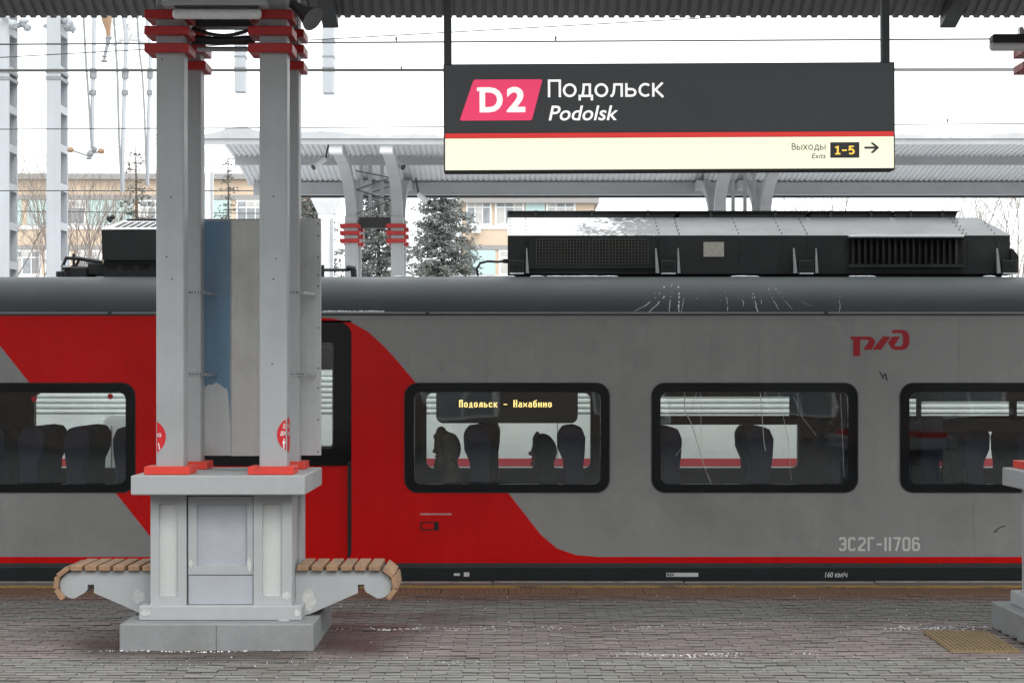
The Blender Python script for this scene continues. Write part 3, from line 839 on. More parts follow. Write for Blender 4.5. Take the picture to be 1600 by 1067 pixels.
# horn loudspeaker
M['horn'] = mat('grey_horn_paint', (.20,.205,.21), .5, var=.1)
hs = empty('horn_loudspeaker', tuple(P(478,28,12.0)), 'grey horn loudspeaker pointing outwards from the column top', 'loudspeaker')
a, b = P(452, 3, 12.05), P(489, 30, 11.95)
dv = (b-a)
MB().tube([a, a+dv*.35, a+dv*.6, a+dv*.85, a+dv*1.0, a+dv*.97, a+dv*.6], [.025,.03,.04,.062,.078,.073,.02], 18, cap=True).build('horn', M['horn'], hs, smooth=True)
MB().tube([a-dv*.15, a+dv*.05], .036, 14).build('driver', M['dark_metal'], hs, smooth=True)
MB().box(X(452,12.05)-.03, X(452,12.05)+.03, 12.02,12.08, Z(3,12.05), Z(3,12.05)+.25).build('bracket', M['steel_lt'], hs)
# lamps whose ends show beside the right support
l2 = strip_lamp(X(1546,12.1), X(1546,12.1)+.75, 12.1, Z(72,12.1), 'dark strip lamp end beside the cropped red collars')
l2.children[1].data.materials[0] = M['dark_metal']
MB().box(X(1548,12.1), X(1548,12.1)+.7, 12.05, 12.15, Z(68,12.1), Z(55,12.1)).build('ballast_box', M['black_metal'], l2, bevel=.01)

# ================================================================ STATION SIGN
SW, SHH = 2.479, .592
k = SW/701.0
sg = empty('station_sign', (0,0,0), 'long dark and cream station name sign hanging from two black poles', 'sign')
M['sign_dark'] = mat('sign_charcoal', (0.034, 0.036, 0.039), 0.38, var=0.10, scale=1.5)
M['sign_cream'] = mat('sign_cream_backlit', (0.80, 0.80, 0.62), 0.5, var=0.02, scale=1.2, emit=(1.0,.985,.72), es=.34)
M['sign_red'] = mat('sign_red_backlit', (0.70, 0.03, 0.025), 0.45, var=0.03, emit=(.85,.03,.03), es=.18)
M['sign_pink'] = mat('sign_pink_backlit', (0.80, 0.04, 0.14), 0.45, var=0.04, emit=(1.0,.055,.165), es=.26)
M['sign_white'] = mat('sign_white_backlit', (0.82, 0.82, 0.80), 0.45, var=0.02, emit=(1,1,.97), es=.36)
M['sign_amber'] = mat('sign_amber_backlit', (0.75, 0.45, 0.06), 0.45, var=0.02, emit=(1,.62,.10), es=.5)
M['sign_black'] = mat('sign_black_print', (0.02, 0.02, 0.02), 0.5, var=0.05)
U = lambda px: (px-694)*k - SW/2
V = lambda py: (268-py)*k
L = dict(local=True)
MB().box(-SW/2, SW/2, -.065, .065, 0, SHH).build('cabinet', M['black_metal'], sg, bevel=.004, **L)
MB().box(-SW/2+.008, SW/2-.008, -.069, -.06, V(208)+.001, SHH-.007).build('dark_face', M['sign_dark'], sg, **L)
MB().box(-SW/2+.008, SW/2-.008, -.069, -.06, V(216)+.001, V(208)-.001).build('red_band', M['sign_red'], sg, **L)
MB().box(-SW/2+.008, SW/2-.008, -.069, -.06, .010, V(216)-.001).build('cream_face', M['sign_cream'], sg, **L)
def rpoly(pts, r, n=4):
    out = []
    m = len(pts)
    for i in range(m):
        p0, p1, p2 = Vector(pts[i-1]), Vector(pts[i]), Vector(pts[(i+1)%m])
        a = p1 + (p0-p1).normalized()*r; b = p1 + (p2-p1).normalized()*r
        for j in range(n+1):
            t = j/n
            out.append(tuple(a*(1-t)**2 + p1*2*t*(1-t) + b*t*t))
    return out
badge = MB().prism(rpoly([(U(741),V(125)),(U(848),V(125)),(U(831),V(188.5)),(U(719),V(188.5))], .012), 'y', -.0705, -.0685).build('line_badge', M['sign_pink'], sg, **L)
F = -.0715
put_text('D', U(750), U(786), V(176), V(137), F, M['sign_white'], badge, bold=.035)
MB().box(U(746), U(752), F-.0004, F, V(143), V(137.3)).build('serif', M['sign_white'], badge, **L)
put_text('2', U(792), U(821), V(176), V(136.5), F, M['sign_white'], badge, bold=.035)
put_glyphs('Подольск', SANS, .066, .09, U(856), U(1036), V(153), V(125.3), F+.001, M['sign_white'], sg)
put_text('Podolsk', U(857), U(965), V(189.3), V(166), F+.001, M['sign_white'], sg, bold=.012, shear=.22)
put_glyphs('Выходы', SANS, .055, .10, U(1234), U(1287), V(236.6), V(226), F+.001, M['sign_black'], sg)
put_text('Exits', U(1265), U(1287), V(250), V(242), F+.001, M['sign_black'], sg, shear=.22)
eb = MB().box(U(1294), U(1339), -.0708, -.0685, V(249), V(225)).build('exit_number_box', M['sign_black'], sg, **L)
put_glyphs('1–5', SLAB, .088, .08, U(1301), U(1332), V(244), V(230.5), F-.0005, M['sign_amber'], eb)
ar = [(1347,232),(1363,232),(1356.5,226),(1360.5,225.5),(1370,233.6),(1360.5,242),(1356.5,241.5),(1363,235.2),(1347,235.2)]
MB().prism([(U(a),V(b)) for a,b in ar], 'y', -.0708, -.0685).build('arrow', M['sign_black'], sg, **L)
for px0 in (700.5, 1383.5):
    MB().box(U(px0)-.021, U(px0)+.021, -.03, .03, SHH-.001, 1.98).build('hanger_pole', M['black_metal'], sg, **L)
sg.location = (X(1044.5, 11.0), 11.0, Z(269.0, 11.0))
sg.rotation_euler = (0, -R(.29), 0)

# ================================================================ NEAR TRAIN
YT = 15.6
YF = 19.08                                  # opposite side
TX = lambda px: X(px, YT)
TZ = lambda py: Z(py, YT)
def body_paint(name, col, rough=.33, var=.10, dirt=None, da=.4):
    m = mat(name, col, rough, var=var, scale=1.6, fine=70, streak=.30, bump=.012, dirt=dirt or tuple(c*.6 for c in col), dirt_amt=da, dirt_scale=1.3, coat=0.0, spec=.30, rvar=.06)
    return m
M['t_grey'] = body_paint('train_silver_grey', (0.360, 0.362, 0.358), .25)
M['t_red'] = body_paint('train_red', (0.76, 0.006, 0.006), .25, var=.10, da=.3)
M['t_skirt'] = body_paint('train_skirt_black', (0.022, 0.027, 0.028), .45)
M['t_band'] = body_paint('train_dark_band', (0.06, 0.062, 0.064), .45)
M['t_roof'] = mat('train_roof_slate', (0.068, 0.076, 0.079), .5, var=.08, scale=1.5, fine=40, streak=.3, spec=.25, dirt=(.055,.061,.064), dirt_amt=.5)
M['frit'] = mat('black_glazing_border', (0.008, 0.009, 0.010), .12, var=.1, scale=3, rvar=.04, spec=.4)
M['glass'] = glass_mat('train_glass', (.90,.92,.91), 1.7)
M['glass_far'] = glass_mat('train_far_glass', (.93,.95,.94), 1.0)
M['inner'] = mat('interior_panel', (0.20, 0.195, 0.18), .6, var=.06, scale=2)
M['inner_dark'] = mat('interior_floor', (0.06, 0.062, 0.07), .7, var=.1, scale=3)
M['seat'] = mat('navy_seat_fabric', (0.026, 0.040, 0.100), .9, var=.15, scale=20, fine=150)
M['seat_shell'] = mat('grey_seat_shell', (0.10, 0.10, 0.105), .5, var=.1)
M['streak'] = mat('dried_melt_water', (0.55, 0.56, 0.56), .8, var=.25, scale=20)
M['decal_white'] = mat('pale_decal', (0.80, 0.80, 0.78), .5, var=.05)
M['decal_red'] = mat('red_decal', (0.42, 0.012, 0.02), .45, var=.08)
M['led'] = mat('amber_led', (0.3, .16, .03), .5, var=.02, emit=(1.0,.70,.24), es=2.2)
M['display'] = mat('display_black', (0.008,0.008,0.009), .35, var=.05)

train = empty('passenger_train', (0.0, 17.34, -1.1), 'red and grey electric passenger train standing at the platform', 'train')

def rrect(x0, x1, z0, z1, r, n=7):
    out = []
    for cx, cz, a0 in ((x1-r,z0+r,-90),(x1-r,z1-r,0),(x0+r,z1-r,90),(x0+r,z0+r,180)):
        for i in range(n+1):
            t = R(a0+90*i/n); out.append((cx+r*math.cos(t), cz+r*math.sin(t)))
    return out
def inside(p, poly):
    c = False; n = len(poly); x, y = p; j = n-1
    for i in range(n):
        xi, yi = poly[i]; xj, yj = poly[j]
        if (yi > y) != (yj > y) and x < (xj-xi)*(y-yi)/(yj-yi)+xi: c = not c
        j = i
    return c
def cut_sheet(loops, lines=()):
    """planar triangulation honouring closed loops and open lines -> (2-D points, triangles)"""
    vs, es = [], []
    for lp in loops:
        n0 = len(vs); vs += [Vector(p) for p in lp]; es += [(n0+i, n0+(i+1) % len(lp)) for i in range(len(lp))]
    for ln in lines:
        n0 = len(vs); vs += [Vector(p) for p in ln]; es += [(n0+i, n0+i+1) for i in range(len(ln)-1)]
    ov, oe, of, *_ = delaunay_2d_cdt(vs, es, [], 0, 1e-5)
    return [tuple(v) for v in ov], of
def sheet_mb(loops, lines, holes, y, mfun, front=True):
    pv, pf = cut_sheet(loops, lines)
    mb = MB(); outer = loops[0]
    for f in pf:
        c = (sum(pv[i][0] for i in f)/3, sum(pv[i][1] for i in f)/3)
        if not inside(c, outer) or any(inside(c, h) for h in holes): continue
        a = [(pv[i][0], y, pv[i][1]) for i in f]
        ar = (a[1][0]-a[0][0])*(a[2][2]-a[0][2]) - (a[2][0]-a[0][0])*(a[1][2]-a[0][2])
        if (ar > 0) != front: a.reverse()
        mb.add(a, [(0,1,2)], mfun(c))
    return mb

X0, X1 = TX(-520), TX(2150)
# windows in the near side (outer outline, inner clear pane)
WIN = [(-110,211,598,769, -70,196,612,756), (632,952,598,769, 647,938,612,756), (1018,1340,598,769, 1032,1325,612,756), (1406,1728,598,769, 1421,1713,612,756)]
w_out = [rrect(TX(a), TX(b), TZ(d), TZ(c), .105) for a,b,c,d,*_ in WIN]
w_in = [rrect(TX(e), TX(f), TZ(h), TZ(g), .06) for *_,e,f,g,h in WIN]
door = rrect(TX(318), TX(549), TZ(879.5), TZ(503), .10)
door = [(x, max(z, TZ(879))) for x, z in door]
red_poly_px = [(-40,488),(-37,493),(45,597),(181,770),(235,838),(252,858),(268,869),(268,882),(930,882),(930,869),(900,866.5),(870,856),(845,835),(795,771),(652,601),(622,565),(600,541),(575,518),(550,504),(520,497.5),(490,494.5),(490,488)]
red_poly = [(TX(a), TZ(b)) for a,b in red_poly_px]
red_line = [(TX(a), TZ(b)) for a,b in red_poly_px]
zt_, zb_ = TZ(493), TZ(879)
wall_rect = [(X0,zb_),(X1,zb_),(X1,zt_),(X0,zt_)]
stripe_z = TZ(869.3)
mb = sheet_mb([wall_rect, red_line] + w_out + [door], [[(X0,stripe_z),(X1,stripe_z)]], w_out+[door], YT,
              lambda c: 1 if (inside(c, red_poly) or c[1] < stripe_z) else 0)
mb.build('side_wall', [M['t_grey'], M['t_red']], train)
MB().box(X0, X1, YT+.004, YT+.05, TZ(887), TZ(879)-.0005).build('dark_band', M['t_band'], train)
MB().box(X0, X1, YT+.010, YT+.06, TZ(906)-.35, TZ(887)-.0005).build('skirt', M['t_skirt'], train)
MB().box(X0, X1, YT-.012, YT+.02, TZ(490), TZ(487.2)).build('rain_gutter', mat('gutter_pale', (.30,.32,.33), .4), train)
for pxx in (172, 668, 1290):
    MB().box(TX(pxx)-.014, TX(pxx)+.014, YT-.016, YT+.0, TZ(491), TZ(486)).build('gutter_joint', M['t_roof'], train)
# shell: roof, floor, far wall
prof = [(YT,TZ(493.2)),(YT+.001,TZ(486)),(15.607,2.13),(15.63,2.19),(15.675,2.255),(15.745,2.315),(15.84,2.36),(15.97,2.386),(16.15,2.397),(16.5,2.404),(17.34,2.41)]
prof2 = prof + [(2*17.34-a, b) for a, b in prof[-2::-1]]
mb = MB(); vs = []; NX = 2
for (a, b) in prof2: vs += [(X0,a,b),(X1,a,b)]
mb.add(vs, [(2*i, 2*i+1, 2*i+3, 2*i+2) for i in range(len(prof2)-1)])
mb.build('roof_shell', M['t_roof'], train, smooth=True)
mb = MB(); mb.box(X0, X1, YT+.06, YF-.06, -.22, -.13); mb.build('floor_pan', M['inner_dark'], train)
MB().box(X0, X1, YT+.05, YF-.05, 1.93, 1.96).build('ceiling_panel', M['inner'], train)
MB().box(X0, X0+.05, YT+.02, YF-.02, -.2, 2.05).build('end_wall', M['inner_dark'], train)
MB().box(X1-.05, X1, YT+.02, YF-.02, -.2, 2.05).build('end_wall', M['inner_dark'], train)
# inner lining of near side
lin = [(X0,-.13),(X1,-.13),(X1,1.93),(X0,1.93)]
w_lin = [rrect(TX(e)-.02, TX(f)+.02, TZ(h)-.02, TZ(g)+.02, .07) for *_,e,f,g,h in WIN]
dr_lin = [(TX(330),-.12),(TX(540),-.12),(TX(540),1.9),(TX(330),1.9)]
sheet_mb([lin]+w_lin+[dr_lin], [], w_lin+[dr_lin], YT+.075, lambda c: 0, front=False).build('inner_lining', M['inner'], train)
# opposite side: windows
FWX = [(-7.0,-5.4),(-4.54,-3.64),(-.80,.79),(1.19,2.77),(3.78,5.42)]
FZ0, FZ1 = Z(733, 18.95), Z(612, 18.95)
w_far = [rrect(a, b, FZ0, FZ1, .07) for a, b in FWX]
dfar = [rrect(-2.16, -1.685, Z(697,18.95), Z(538,18.95), .03)]
for yy, mm, fr in ((YF-.08, M['inner'], True), (YF, M['t_grey'], False)):
    rect = [(X0,-.6),(X1,-.6),(X1,2.09),(X0,2.09)]
    sheet_mb([rect]+w_far+dfar, [], w_far+dfar, yy, lambda c: 0, front=fr).build('opposite_lining' if fr else 'opposite_wall', mm, train)
M['reveal'] = mat('pale_window_frame', (.45,.45,.42), .5, var=.05)
def ring(outer, inner, y0, y1):
    mb = MB(); n = len(outer)
    vs = [(p[0], y0, p[1]) for p in outer] + [(p[0], y0, p[1]) for p in inner] + [(p[0], y1, p[1]) for p in outer] + [(p[0], y1, p[1]) for p in inner]
    fs = []
    for i in range(n):
        j = (i+1) % n
        fs += [(i, j, n+j, n+i), (2*n+i, 3*n+i, 3*n+j, 2*n+j), (i, 2*n+i, 2*n+j, j), (n+i, n+j, 3*n+j, 3*n+i)]
    return mb.add(vs, fs)
for i, ((a, b), w) in enumerate(zip(FWX, w_far)):
    o = ring(rrect(a-.03,b+.03,FZ0-.03,FZ1+.03,.09), rrect(a+.012,b-.012,FZ0+.012,FZ1-.012,.06), YF-.095, YF-.083).build('opposite_window', M['reveal'], train)
    ring(rrect(a+.001,b-.001,FZ0+.001,FZ1-.001,.07), rrect(a+.012,b-.012,FZ0+.012,FZ1-.012,.06), YF-.08, YF).build('reveal', M['rubber'], o)
    MB().box(a, b, YF-.03, YF-.026, FZ0, FZ1).build('pane', M['glass_far'], o)
    if i >= 3:
        zz = Z(656, 18.95)
        MB().box(a, b, YF-.07, YF-.035, zz-.045, zz+.04).build('transom', M['rubber'], o)
        xm = b-.07 if i == 3 else a+1.02
        MB().box(xm-.02, xm+.05, YF-.07, YF-.035, zz+.04, FZ1).build('mullion', M['rubber'], o)
        MB().box(a, b, YF-.07, YF-.035, FZ1-.045, FZ1).build('top_rail', M['rubber'], o)
MB().box(-2.17,-1.68,YF-.03,YF-.026,Z(697,18.95),Z(538,18.95)).build('opposite_door_pane', M['glass_far'], train)

# ---- near windows
M['crack'] = mat('pale_scratch', (.50,.51,.50), .7, var=.2)
def ribbon(mb, pts, w, y, th=.0008, mi=0):
    for (x0,z0),(x1,z1) in zip(pts, pts[1:]):
        d = Vector((x1-x0, z1-z0)); L_ = d.length
        if L_ < 1e-6: continue
        nn = Vector((-d.y, d.x))/L_*w/2
        mb.prism([(x0-nn.x,z0-nn.y),(x1-nn.x,z1-nn.y),(x1+nn.x,z1+nn.y),(x0+nn.x,z0+nn.y)], 'y', y, y+th, mi)
    return mb
def wander(px0, py0, px1, py1, n, amp):
    out = []
    for i in range(n+1):
        t = i/n
        out.append((TX(px0+(px1-px0)*t + rnd.uniform(-amp,amp)), TZ(py0+(py1-py0)*t)))
    return out
wins = []
for i, (a,b,c,d,e,f,g,h) in enumerate(WIN):
    fr = ring(rrect(TX(a)+.004, TX(b)-.004, TZ(d)+.004, TZ(c)-.004, .102), rrect(TX(e), TX(f), TZ(h), TZ(g), .06), YT+.002, YT+.03).build('window', M['frit'], train)
    MB().prism(rrect(TX(e)-.004, TX(f)+.004, TZ(h)-.004, TZ(g)+.004, .062), 'y', YT+.004, YT+.0065).build('pane', M['glass'], fr)
    ring(rrect(TX(a)-.003, TX(b)+.003, TZ(d)-.003, TZ(c)+.003, .107), rrect(TX(a)+.006, TX(b)-.006, TZ(d)+.006, TZ(c)-.006, .10), YT-.004, YT+.01).build('seal', M['rubber'], fr)
    wins.append(fr)
for (px_, py_) in ((53,623),(172,619)):
    MB().prism([(TX(px_)+.022*math.cos(6.283*j/20), TZ(py_)+.022*math.sin(6.283*j/20)) for j in range(20)], 'y', YT+.0028, YT+.0038).build('round_sticker', M['decal_red'], wins[0])
mb = MB()
for pts in ([(1066,600),(1069,612),(1070,640),(1080,660),(1092,702),(1103,735),(1112,755)], [(1187,600),(1189,630),(1194,690),(1196,704)], [(1216,612),(1222,640),(1232,690),(1236,750)], [(1046,618),(1047,660)], [(1089,612),(1082,632),(1074,652)], [(1094,612),(1096,700)], [(1313,615),(1316,680),(1319,745)], [(1081,678),(1066,698),(1056,712)], [(1240,620),(1252,650),(1275,680)]):
    ribbon(mb, [(TX(a+rnd.uniform(-.5,.5)), TZ(b)) for a,b in pts], .006 if pts[0][0] in (1066,1187) else .003, YT+.0026)
mb.build('glass_scratches', M['crack'], wins[2])
# hopper sash in the right window
sash = ring(rrect(TX(1432), TX(1702), TZ(660), TZ(623), .01), rrect(TX(1440), TX(1694), TZ(656), TZ(627), .008), YT+.012, YT+.028).build('hopper_sash', M['frit'], wins[3])
MB().box(TX(1416), TX(1718), YT+.012, YT+.034, TZ(674), TZ(660)).build('transom', M['frit'], wins[3])
MB().box(TX(1416), TX(1718), YT+.012, YT+.034, TZ(623), TZ(608)).build('head_rail', M['frit'], wins[3])

# ---- door with black glazed upper part
dz = YT + .035
dleaf = MB()
dleaf = sheet_mb([[(TX(322),TZ(879)),(TX(542.5),TZ(879)),(TX(542.5),TZ(727)),(TX(322),TZ(727))]], [], [], dz, lambda c: 0)
dl = dleaf.build('door', M['t_red'], train)
rr_o = [(x, z) for x, z in rrect(TX(322), TX(547), TZ(728), TZ(506.5), .085)]
rr_o = [(x, z) for x, z in rr_o]
gp = rrect(TX(400), TX(521), TZ(700), TZ(535), .02)
ring(rrect(TX(318.5), TX(548.3), TZ(727), TZ(504), .085), gp, dz-.02, dz+.01).build('door_frit', M['frit'], dl)
MB().box(TX(318), TX(548), dz+.011, dz+.02, TZ(879), TZ(727)+.02).build('door_core', M['t_skirt'], dl)
MB().prism(gp, 'y', dz-.012, dz-.009).build('door_pane', M['glass'], dl)
MB().box(TX(543), TX(549.3), dz-.03, dz+.012, TZ(879), TZ(720)).build('door_gap', M['rubber'], dl)
MB().box(TX(318), TX(549), YT+.0, dz+.03, TZ(503)-.002, TZ(503)+.012).build('door_header', M['rubber'], dl)

# ---- markings on the side
logo = [[(270,345),(575,345),(612,360),(652,415),(652,440),(598,545),(470,545),(560,412),(545,392),(425,392),(425,640),(320,640),(320,388),(285,388)],
        [(765,345),(888,345),(742,545),(610,545)],
        [(905,255),(940,242),(1060,242),(1120,258),(1160,305),(1172,350),(1172,430),(1150,500),(1110,535),(1060,547),(950,547),(900,520),(845,440),(912,345),(1028,345),(940,492),(1040,492),(1072,462),(1072,330),(1050,292),(910,292)]]
mb = MB()
for pl_ in logo:
    mb.prism([(TX(1300+a/9.7), TZ(490+b/9.7)) for a, b in pl_], 'y', YT-.0015, YT-.0003)
mb.build('railway_logo', M['decal_red'], train)
O = ORG[train.name]
put_glyphs('ЭС2Г-11706', NARROW, .078, .14, TX(1310), TX(1437), TZ(860), TZ(838.5), YT-.0012, M['decal_white'], train, name='unit_number', org=O)
put_text('160 км/ч', TX(1289), TX(1324.5), TZ(901.5), TZ(893), YT+.0085, M['decal_white'], train, name='speed_mark', bold=.02, shear=.15, org=O)
put_text('АВАРИЙНОЕ ОТКРЫВАНИЕ ДВЕРЕЙ', TX(656), TX(705), TZ(804.6), TZ(800.6), YT-.0012, M['decal_white'], train, name='emergency_door_text', bold=.03, org=O)
pl_ = MB().box(TX(1041), TX(1091), YT+.0075, YT+.0098, TZ(900.5), TZ(894.3)).build('revision_plate', M['decal_white'], train)
put_text('REV', TX(1042), TX(1054), TZ(899.6), TZ(895.2), YT+.0068, M['t_skirt'], pl_, bold=.04, org=O)
for (a,b,c,d) in ((709,718.5,895,899),(724.5,733,893.5,900.2)):
    MB().box(TX(a), TX(b), YT+.0075, YT+.0095, TZ(d), TZ(c)).build('small_plate', M['decal_white'], train)
# emergency handle pocket
pk = ring(rrect(TX(653.5), TX(688), TZ(830), TZ(812.5), .006), rrect(TX(656.5), TX(685.5), TZ(828), TZ(814.5), .005), YT-.006, YT+.002).build('emergency_pocket', M['t_red'], train)
MB().box(TX(656), TX(686), YT-.0012, YT-.0004, TZ(828.2), TZ(814.3)).build('pocket_back', M['rubber'], pk)
MB().box(TX(659), TX(678), YT-.005, YT-.0015, TZ(826), TZ(816.5)).build('pocket_flap', M['t_red'], pk, bevel=.001)
# graffiti-like scuffs on the side
M['scuff_dark'] = mat('dark_scuff', (.06,.06,.055), .7, var=.2)
mb = MB()
for pts in ([(1374,580),(1378,587),(1380,592)],[(1378,589),(1383,583),(1385,592)],[(1384,588),(1386,594)],[(1555,828),(1563,823),(1570,821)],[(1552,831),(1558,829)]):
    ribbon(mb, [(TX(a),TZ(b)) for a,b in pts], .009, YT-.0012)
mb.build('scuff_marks', M['scuff_dark'], train)

# melt-water streaks over the shoulder of the roof and down the side
def shoulder(py):       # depth of the roof shoulder at a picture height, found on the profile
    for (a, za), (b, zb2) in zip(prof, prof[1:]):
        for t in [q/6 for q in range(7)]:
            yy, zz = a+(b-a)*t, za+(zb2-za)*t
            if VY-(zz-EYE)*FPX/yy <= py: return yy
    return prof[-1][0]
mb = MB()
for pts, w in (([(1042,436),(1034,455),(1012,475),(992,486)],.012),([(1046,437),(1042,458),(1024,478),(1014,487)],.014),([(1050,437),(1048,460),(1045,487)],.010),([(1058,436),(1060,455),(1061,487)],.016),([(1070,455),(1068,470),(1065,487)],.006),([(1160,440),(1170,458),(1180,472),(1183,487)],.010),([(1170,443),(1176,455),(1184,487)],.006),([(1132,450),(1136,470),(1137,486)],.006),([(1160,445),(1161,478)],.006),([(1187,445),(1190,475)],.005),([(1196,440),(1206,465),(1216,483)],.007),([(1203,440),(1222,465),(1238,483)],.006),([(1240,465),(1268,478)],.005),([(1312,433),(1312,487)],.005)):
    q = []
    for (a,b),(c,d) in zip(pts, pts[1:]):
        n = max(2, int(abs(d-b)/3))
        q += [(a+(c-a)*j/n+rnd.uniform(-.9,.9), b+(d-b)*j/n) for j in range(n)]
    q.append(pts[-1])
    vs, fs = [], []
    for a, b in q:
        yy = shoulder(b) - .003
        p = P(a, b, yy)
        ww = w*rnd.uniform(.45,.95)
        vs += [(p.x-ww/2, p.y, p.z), (p.x+ww/2, p.y, p.z)]
    mb.add(vs, [(2*i, 2*i+1, 2*i+3, 2*i+2) for i in range(len(q)-1)])
for _ in range(60):
    b = rnd.uniform(440, 470); a = rnd.gauss(1110, 45)
    yy = shoulder(b)-.003; p = P(a,b,yy); s_ = rnd.uniform(.002,.007)
    mb.add([(p.x-s_,p.y,p.z),(p.x,p.y,p.z-s_),(p.x+s_,p.y,p.z),(p.x,p.y,p.z+s_)], [(0,1,2,3)])
st = mb.build('melt_streaks', M['streak'], train); st['kind'] = 'stuff'
M['streak_dim'] = mat('faint_melt_water', (.30,.30,.295), .7, var=.2, scale=30)
mb = MB()
for (a, b0, b1) in ((1066,497,597),(1187,497,597),(1228,530,590),(1236,560,597),(1111,520,590),(1330,770,850),(1085,772,840),(1330,500,560),(760,520,590),(700,500,590),(1500,500,590),(1520,780,860)):
    ribbon(mb, wander(a,b0,a+rnd.uniform(-4,4),b1,8,.8), .0035, YT-.0012, .0006)
st = mb.build('side_streaks', M['streak_dim'], train); st['kind'] = 'stuff'
# snow left on the gutter and roof edge
mb = MB()
for (a0, a1) in ((502,600),(620,640),(715,800),(830,960),(1150,1180),(1330,1360),(1540,1552)):
    for _ in range(int((a1-a0)*(.9 if a0 == 502 else .35))):
        a = rnd.uniform(a0,a1)
        if a0 == 502:
            p = P(a, 486.8, YT-.004); mb.sphere((p.x, p.y, p.z), (rnd.uniform(.006,.018),.006,rnd.uniform(.004,.011)), 6, 4)
        else:
            mb.sphere((X(a,16.15), 16.12, 2.398), (rnd.uniform(.02,.06),.03,rnd.uniform(.004,.010)), 6, 4)
so = mb.build('roof_snow', M['snow'], train); so['kind'] = 'stuff'

# ---- destination display
DY = YT + .045
dsp = MB().prism(rrect(TX(681), TX(903), TZ(661), TZ(596), .055), 'y', DY, DY+.06).build('destination_display', M['display'], train)
GL = {
'П':["######","##..##","##..##","##..##","##..##","##..##","##..##","##..##","##..##"],
'о':["......","......","......",".####.","##..##","##..##","##..##","##..##",".####."],
'д':["......","......","......","..###.",".#.##.",".#.##.",".#.##.",".#.##.","######","#....#"],
'л':["......","......","......","..####",".##.##",".##.##",".##.##",".##.##","##..##"],
'ь':["......","......","......","##....","##....","#####.","##..##","##..##","#####."],
'с':["......","......","......",".####.","##..##","##....","##....","##..##",".####."],
'к':["......","......","......","##..##","##.##.","####..","####..","##.##.","##..##"],
'Н':["##..##","##..##","##..##","##..##","######","##..##","##..##","##..##","##..##"],
'а':["......","......","......",".####.","....##",".#####","##..##","##..##",".#####"],
'х':["......","......","......","#....#","##..##",".####.",".####.","##..##","#....#"],
'б':["....##",".####.","##....","#####.","##..##","##..##","##..##","##..##",".####."],
'и':["......","......","......","##..##","##..##","##.###","###.##","##..##","##..##"],
'н':["......","......","......","##..##","##..##","######","##..##","##..##","##..##"],
'-':["......","......","......","......","......","######","......","......","......"],
' ':["......"]*9}
mb = MB()
word = 'Подольск - Нахабино'
cw = (TX(862)-TX(717))/(len(word)*8-2); ch_ = (TZ(624.5)-TZ(636))/9
for i, c in enumerate(word):
    for r_, row_ in enumerate(GL[c]):
        for q, ch in enumerate(row_):
            if ch == '#':
                xx = TX(717)+(i*8+q)*cw; zz = TZ(624.5)-r_*ch_
                mb.box(xx+.06*cw, xx+.94*cw, DY-.0015, DY+.001, zz-.92*ch_, zz-.08*ch_)
lt = mb.build('led_text', M['led'], dsp); lt['kind'] = 'stuff'

# ---- seats
def seat_meshes():
    # side profile facing -x, back at +x; origin at the foot of the backrest on the cushion level
    back = [(-.055,-.05),(-.10,.10),(-.10,.22),(-.065,.38),(-.03,.52),(-.035,.62),(-.07,.72),(-.075,.84),(-.045,.895),(.02,.905),(.075,.885),(.10,.80),(.095,.68),(.075,.50),(.06,.30),(.05,.10),(.045,-.05)]
    back = [(a*1.25, b) for a, b in back]
    mb = MB().prism(back, 'y', -.215, .215)
    b = mb.build('seat_backrest', M['seat'], None, local=True, bevel=.03, seg=2, smooth=True)
    cush = [(-.50,-.10),(-.52,-.03),(-.48,.0),(-.30,.005),(-.06,-.02),(-.05,-.12),(-.3,-.13)]
    c = MB().prism(cush, 'y', -.215, .215).build('seat_cushion', M['seat'], None, local=True, bevel=.02, seg=2, smooth=True)
    p = MB().box(-.35,-.07,-.04,.04,-.42,-.125).box(-.42,.02,-.12,.12,-.425,-.40).build('seat_pedestal', M['seat_shell'], None, local=True)
    t = MB().box(.08,.108,-.17,.17,.30,.58).build('seat_pocket', M['seat_shell'], None, local=True)
    return b, c, p, t
SB = seat_meshes()
CUSH = .29
def add_seat(x, y, face):
    e = bpy.data.objects.new('passenger_seat', None); COL.objects.link(e); e.parent = train
    e.location = Vector((x, y, CUSH)) - ORG[train.name]
    if face > 0: e.rotation_euler = (0,0,math.pi)
    for o in SB:
        c = bpy.data.objects.new(o.name.split('.')[0].replace('seat_', ''), o.data); COL.objects.link(c); c.parent = e
def seat_px(px, Y): return X(px, Y)
rows = []
for px_, face in ((4,1),(68,1),(138,1),(214,1),(742,-1),(890,-1),(1034,-1),(1176,-1),(1306,-1),(1448,1),(1514,1),(1596,1),(1670,1)):
    xw = X(px_, 16.1)
    for Yc in (15.98, 16.45):
        add_seat(xw + rnd.uniform(-.015,.015), Yc, face)
for px_, face in ((1300,-1),(760,-1)):
    xw = X(px_, 18.2)
    for Yc in (17.98, 18.44): add_seat(xw, Yc, face)
for o in SB: bpy.data.objects.remove(o)
